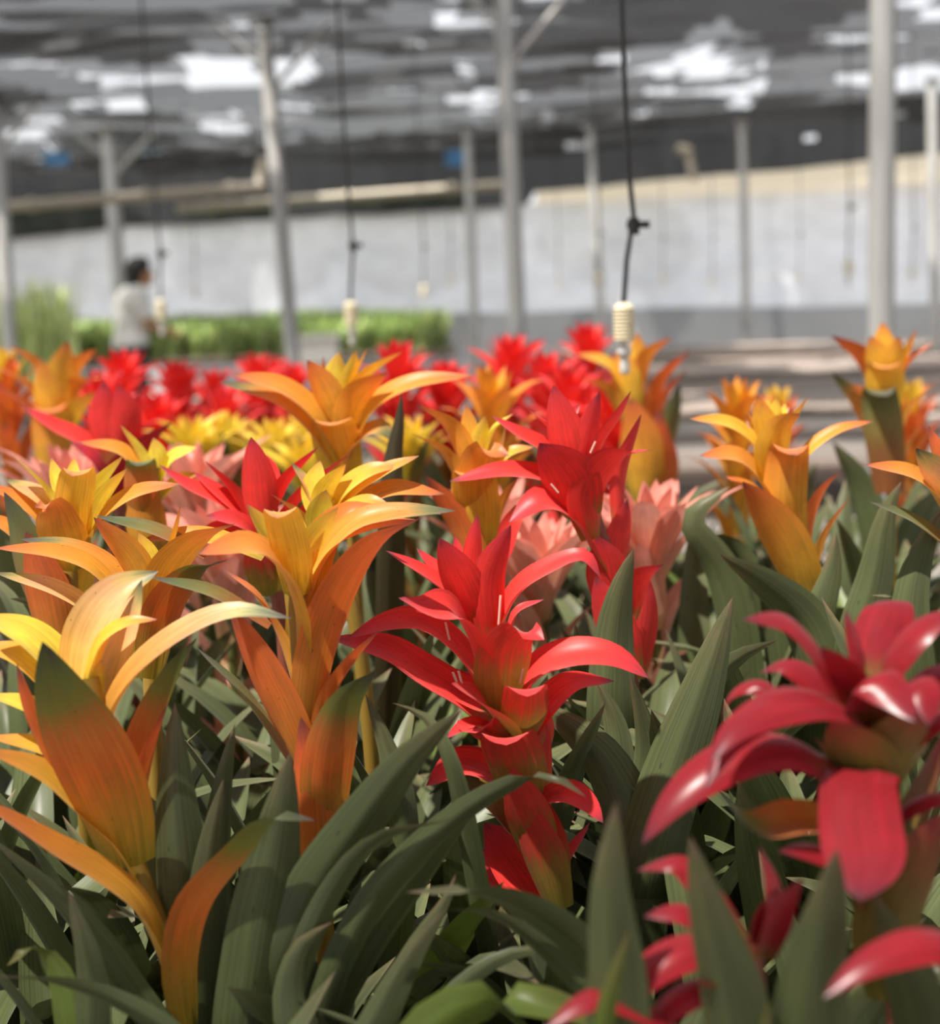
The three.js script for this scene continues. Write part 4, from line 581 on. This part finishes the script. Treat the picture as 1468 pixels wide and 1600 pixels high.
hero('small yellow bromeliad under the dark red one at left', {
  d: 1.55, tone: 'orange', seed: 17, ros: 6, stem: [[240, 900], [238, 820], [240, 760], [242, 730]],
  bracts: [['orange', 56, -0.01, [[238, 870], [228, 810], [232, 750]], { k: 2 }], ['trans', 46, -0.02, [[228, 830], [220, 770], [220, 722]], { stub: true, k: 2 }], ['orange', 34, 0.0, [[235, 770], [190, 705], [122, 690]], { roll: 14 }], ['yellow', 34, 0.0, [[240, 760], [218, 710], [188, 664]]], ['yellow', 30, 0.0, [[242, 750], [246, 710], [240, 684]], { k: 2 }], ['yellow', 36, 0.0, [[246, 760], [270, 715], [308, 698]], { roll: -8 }], ['gold', 30, 0.0, [[250, 780], [280, 750], [310, 740]]]],
});
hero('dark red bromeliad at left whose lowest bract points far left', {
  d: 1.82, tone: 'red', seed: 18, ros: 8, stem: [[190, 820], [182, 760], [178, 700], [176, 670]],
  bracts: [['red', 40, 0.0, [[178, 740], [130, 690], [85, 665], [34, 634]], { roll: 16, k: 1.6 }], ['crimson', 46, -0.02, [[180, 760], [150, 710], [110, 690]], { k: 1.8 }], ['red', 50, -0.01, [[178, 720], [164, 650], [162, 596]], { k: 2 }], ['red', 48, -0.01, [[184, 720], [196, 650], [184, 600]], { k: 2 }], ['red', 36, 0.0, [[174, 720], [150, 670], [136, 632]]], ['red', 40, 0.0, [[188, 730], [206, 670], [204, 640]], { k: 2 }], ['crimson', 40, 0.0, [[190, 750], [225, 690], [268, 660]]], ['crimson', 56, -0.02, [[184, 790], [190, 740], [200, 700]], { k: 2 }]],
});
hero('orange bromeliad at the far left with a yellow crown before the tall grass', {
  d: 2.5, tone: 'orange', seed: 19, ros: 8, stem: [[92, 780], [88, 700], [84, 640]],
  bracts: [['gold', 50, -0.01, [[86, 670], [92, 600], [106, 532]], { k: 2 }], ['gold', 44, -0.02, [[84, 690], [74, 610], [62, 560]], { k: 2 }], ['orange', 40, 0.0, [[88, 670], [112, 580], [152, 544]], { k: 1.6 }], ['orange', 36, 0.0, [[82, 660], [55, 570], [14, 540]], { k: 1.6 }], ['orange', 40, 0.0, [[80, 690], [40, 600], [-20, 570]], { k: 1.6 }], ['orange', 36, 0.0, [[92, 690], [120, 600], [165, 590]], { k: 1.6 }], ['flame', 36, -0.01, [[82, 720], [45, 640], [-10, 600]], { k: 1.6 }], ['gold', 44, -0.01, [[90, 720], [110, 650], [150, 612]], { k: 1.6 }], ['orange', 60, -0.02, [[90, 770], [86, 700], [78, 640]], { stub: true, k: 2 }]],
});
hero('orange bromeliad behind the nearest mister, broad and rusty at its right side', {
  d: 2.55, tone: 'orange', seed: 20, ros: 8, stem: [[1015, 840], [1005, 740], [995, 650], [988, 600]],
  bracts: [['gold', 40, -0.01, [[988, 640], [975, 580], [970, 540]], { k: 2 }], ['gold', 36, 0.0, [[985, 640], [950, 570], [900, 552]], { roll: 10, k: 1.6 }], ['orange', 36, 0.0, [[995, 640], [1010, 560], [1050, 526]], { k: 1.6 }], ['gold', 30, 0.0, [[990, 600], [996, 550], [994, 520]], { k: 2 }], ['flame', 34, 0.0, [[1005, 700], [1030, 600], [1080, 545]], { k: 1.6 }], ['flame', 36, 0.01, [[1008, 720], [1040, 620], [1075, 575]], { k: 1.8 }], ['olive', 40, 0.0, [[1015, 760], [1045, 670], [1062, 598]], { k: 2 }], ['orange', 60, -0.02, [[1005, 780], [1000, 690], [985, 620]], { k: 2 }], ['flame', 50, -0.01, [[1012, 800], [1025, 720], [1030, 640]], { k: 2 }], ['flame', 36, 0.0, [[1020, 800], [1045, 740], [1048, 680]], { k: 2 }], ['orange', 34, 0.0, [[990, 680], [950, 610], [905, 590]], { k: 1.6 }]],
});

// ---------------------------------------------------------------- middle distance: grown plants and their copies
const PROTO = {
  red: grow('guzmania_plant', 'r', { bract: 'red', inner: 'red', scape: 'red', tone: 'red', seed: 101 }), red2: grow('guzmania_plant', 'r', { bract: 'red', inner: 'red', scape: 'cup', tone: 'red', seed: 102, n: 26, arch: 0.9 }),
  orange: grow('guzmania_plant', 'o', { bract: 'orange', inner: 'gold', scape: 'orange', tone: 'orange', seed: 103 }), orange2: grow('guzmania_plant', 'o', { bract: 'flame', inner: 'yellow', scape: 'flame', tone: 'orange', seed: 104, arch: 0.8 }),
  yellow: grow('guzmania_plant', 'y', { bract: 'yellow', inner: 'yellow', scape: 'olive', tone: 'green', seed: 105, head: 0.12, len: 0.095, w: 0.024, n: 26 }), salmon: grow('guzmania_plant', 's', { bract: 'salmon', inner: 'salmon', scape: 'salmon', tone: 'green', seed: 106, n: 22, len: 0.13, w: 0.034, head: 0.12, arch: 0.9 }),
  green: (() => { const g = thing('bromeliad_plant', 'g', 'potted plant'); addPot(g); rosette(g, 15, rng(107), { len: [0.34, 0.5], lift: [1.1, 1.45], bend: [0.3, 1.2], k: 0 }); return g; })(),
  green2: (() => { const g = thing('bromeliad_plant', 'g', 'potted plant'); addPot(g); rosette(g, 15, rng(108), { len: [0.32, 0.48], lift: [1.0, 1.45], bend: [0.4, 1.5], k: 0, kinds: ['leaf', 'leaf', 'leaf', 'leaf', 'fresh'] }); return g; })(),
};
const taken = new Set();
const protoTop = Object.fromEntries(Object.entries(PROTO).map(([k, g]) => { const b = new THREE.Box3(), t = new THREE.Box3(); g.children.forEach(m => { if (m.name === (k.startsWith('green') ? 'leaf' : 'bract')) { m.geometry.computeBoundingBox(); b.union(m.geometry.boundingBox); } }); return [k, b.max.y]; }));
function placeCopy(kind, x, yTop, d, label, yaw, group) {
  let g; const src = PROTO[kind];
  if (!taken.has(kind)) { g = src; taken.add(kind); } else { g = src.clone(); g.name = numbered(kind.startsWith('green') ? 'bromeliad_plant' : 'guzmania_plant'); scene.add(g); }
  const top = P(x, yTop, d), s = (top.y - BENCH) / protoTop[kind];
  const at = V3(top.x, BENCH, top.z), others = scene.children.filter(o => o !== g && o.userData.category === 'potted plant' && o.position.y > 0.1);
  for (let k = 0; k < 40; k++) for (const o of others) { const v = at.clone().sub(o.position), l = v.length(); if (l < 0.13) at.addScaledVector(l > 1e-4 ? v.divideScalar(l) : V3(1, 0, 0), 0.131 - l); } // pots stand side by side
  g.position.copy(at); g.rotation.y = yaw; const q = (0.5 + 0.5 * s) * (kind.startsWith('red') ? 1.25 : 1); g.scale.set(q, s, q);
  g.userData = { label, category: 'potted plant', group }; return g;
}
const FAR = 'flowering bromeliads farther back';
[
  ['red', 190, 542, 3.3, 'red bromeliad just below the person in white', 0.3], ['red2', 275, 560, 3.6, 'red bromeliad right of the one below the person', 1.2], ['red', 400, 548, 4.0, 'clustered red bromeliad left of the white crate', 2.2], ['red2', 455, 565, 4.1, 'red bromeliad just under the white crate', 0.8],
  ['red2', 240, 610, 2.9, 'red bromeliad low behind the dark red one at left', 2.9], ['red', 620, 528, 3.0, 'red bromeliad behind the fountain-like orange one', 0.6], ['red2', 795, 518, 3.4, 'red bromeliad in front of the centre post', 1.9], ['red', 918, 500, 3.6, 'red bromeliad left of the nearest mister', 0.1], ['red2', 888, 566, 2.9, 'lower red bromeliad left of the nearest mister', 2.4],
  ['red', 330, 572, 3.9, 'red bromeliad between the person and the white crate', 1.5], ['red2', 430, 556, 4.4, 'farthest red bromeliad left of the white crate', 0.2], ['red', 160, 575, 2.7, 'red bromeliad behind the orange one at far left', 2.5], ['red', 350, 600, 3.3, 'lower red bromeliad above the yellow cluster', 0.9], ['red2', 690, 560, 3.1, 'red bromeliad right of the dark upright leaf', 1.1], ['red2', 850, 545, 3.2, 'red bromeliad between the centre post and the nearest mister', 0.5], ['red', 945, 590, 2.8, 'red bromeliad right behind the tall red crown', 1.6],
  ['orange', 765, 568, 2.35, 'orange bromeliad below the red one at the centre post', 0.9], ['orange', 1150, 586, 2.45, 'orange bromeliad just behind the winged one at right', 2.1], ['orange2', 1215, 600, 3.2, 'blurred orange bromeliad behind the winged one at right', 1.0], ['orange2', 5, 540, 2.9, 'orange bromeliad at the extreme left edge', 0.4], ['orange2', 1425, 590, 3.2, 'blurred orange bromeliad behind the pine-cone crown', 2.0],
  ['yellow', 300, 645, 2.6, 'short yellow bromeliad, leftmost of the yellow cluster', 0.2], ['yellow', 350, 640, 2.75, 'short yellow bromeliad, second from left in the yellow cluster', 1.3], ['yellow', 405, 650, 2.6, 'short yellow bromeliad, middle of the yellow cluster', 2.3], ['yellow', 450, 645, 2.8, 'short yellow bromeliad right in the yellow cluster', 0.9], ['yellow', 640, 645, 2.4, 'short yellow bromeliad behind the dark upright leaf', 1.9], ['yellow', 475, 672, 2.4, 'short yellow bromeliad under the fountain-like orange one', 2.7],
  ['salmon', 840, 800, 1.72, 'pale pink bromeliad between the two red crowns', 0.4], ['salmon', 1000, 752, 1.75, 'pale pink bromeliad right of the tall red crown', 1.1], ['salmon', 300, 690, 2.1, 'pale pink bromeliad behind the red split crown at left', 2.0], ['salmon', 110, 690, 1.9, 'pale pink bromeliad behind the left yellow star crown', 0.7], ['salmon', 345, 770, 1.75, 'pale pink bromeliad below the red split crown', 1.7], ['salmon', 770, 760, 2.0, 'pale pink bromeliad behind the folded orange one', 2.6],
].forEach(([k, x, y, d, l, yaw]) => placeCopy(k, x, y, d, l, yaw, FAR));
{ // leafy plants without flowers that close the gaps
  const R = rng(991); let n = 0;
  const seen = scene.children.filter(o => o.name.startsWith('guzmania_plant')).map(o => ({ p: o.position, t: o.userData.label.replace(/^(.*?bromeliad.*?)(,| with | whose | that | right in).*$/, '$1') })), labels = new Map();
  const put = (x, y, d) => { // named after the flowering neighbour it stands beside
    const g = placeCopy(n++ % 2 ? 'green' : 'green2', x, y, d, '', R() * 6.28, 'green bromeliads without flowers');
    if (scene.children.some(o => o !== g && o.userData.category === 'potted plant' && o.position.distanceTo(g.position) < 0.11)) { scene.remove(g); return; } // no room for another pot here
    const near = seen.map(s => [s.p.distanceTo(g.position), s]).sort((u, v) => u[0] - v[0]).map(v => v[1]);
    for (const s of near) { const dx = g.position.x - s.p.x, dz = g.position.z - s.p.z, side = Math.abs(dx) > Math.abs(dz) ? (dx > 0 ? 'right of' : 'left of') : (dz > 0 ? 'in front of' : 'behind'); const l = `flowerless green bromeliad ${side} the ${s.t}`; if (!labels.has(l) && l.split(' ').length <= 16) { labels.set(l, g); g.userData.label = l; return g; } }
  };
  [[1080, 800, 1.95], [1150, 790, 2.1], [1300, 770, 2.0], [1420, 780, 1.9], [1340, 730, 2.5], [1130, 850, 1.6], [1340, 850, 1.6], [1440, 860, 1.55], [1060, 880, 1.7], [1200, 920, 1.45], [1330, 930, 1.4], [1460, 940, 1.3], [1250, 760, 2.3], [1460, 740, 2.4],
    [1090, 1000, 1.4], [1230, 1040, 1.2], [920, 960, 1.45], [640, 900, 1.45], [560, 960, 1.5], [610, 1000, 1.35], [720, 1060, 1.25], [330, 1040, 1.35], [260, 1060, 1.3], [30, 900, 1.6], [20, 1000, 1.35], [860, 1180, 1.3], [640, 1200, 1.2], [560, 1260, 1.2], [390, 1260, 1.15], [760, 1330, 1.05], [620, 1420, 0.98], [950, 1300, 1.2], [1080, 1240, 1.1], [180, 1320, 1.1], [50, 1260, 1.1], [330, 1480, 0.95], [1150, 1440, 0.95], [860, 1480, 0.95], [500, 1500, 0.95],
    [520, 800, 1.9], [680, 780, 1.9], [880, 700, 2.5], [700, 640, 2.9], [400, 700, 2.3], [60, 700, 2.2], [150, 620, 3.2]].forEach(a => put(...a));
}



renderer.render(scene, camera);
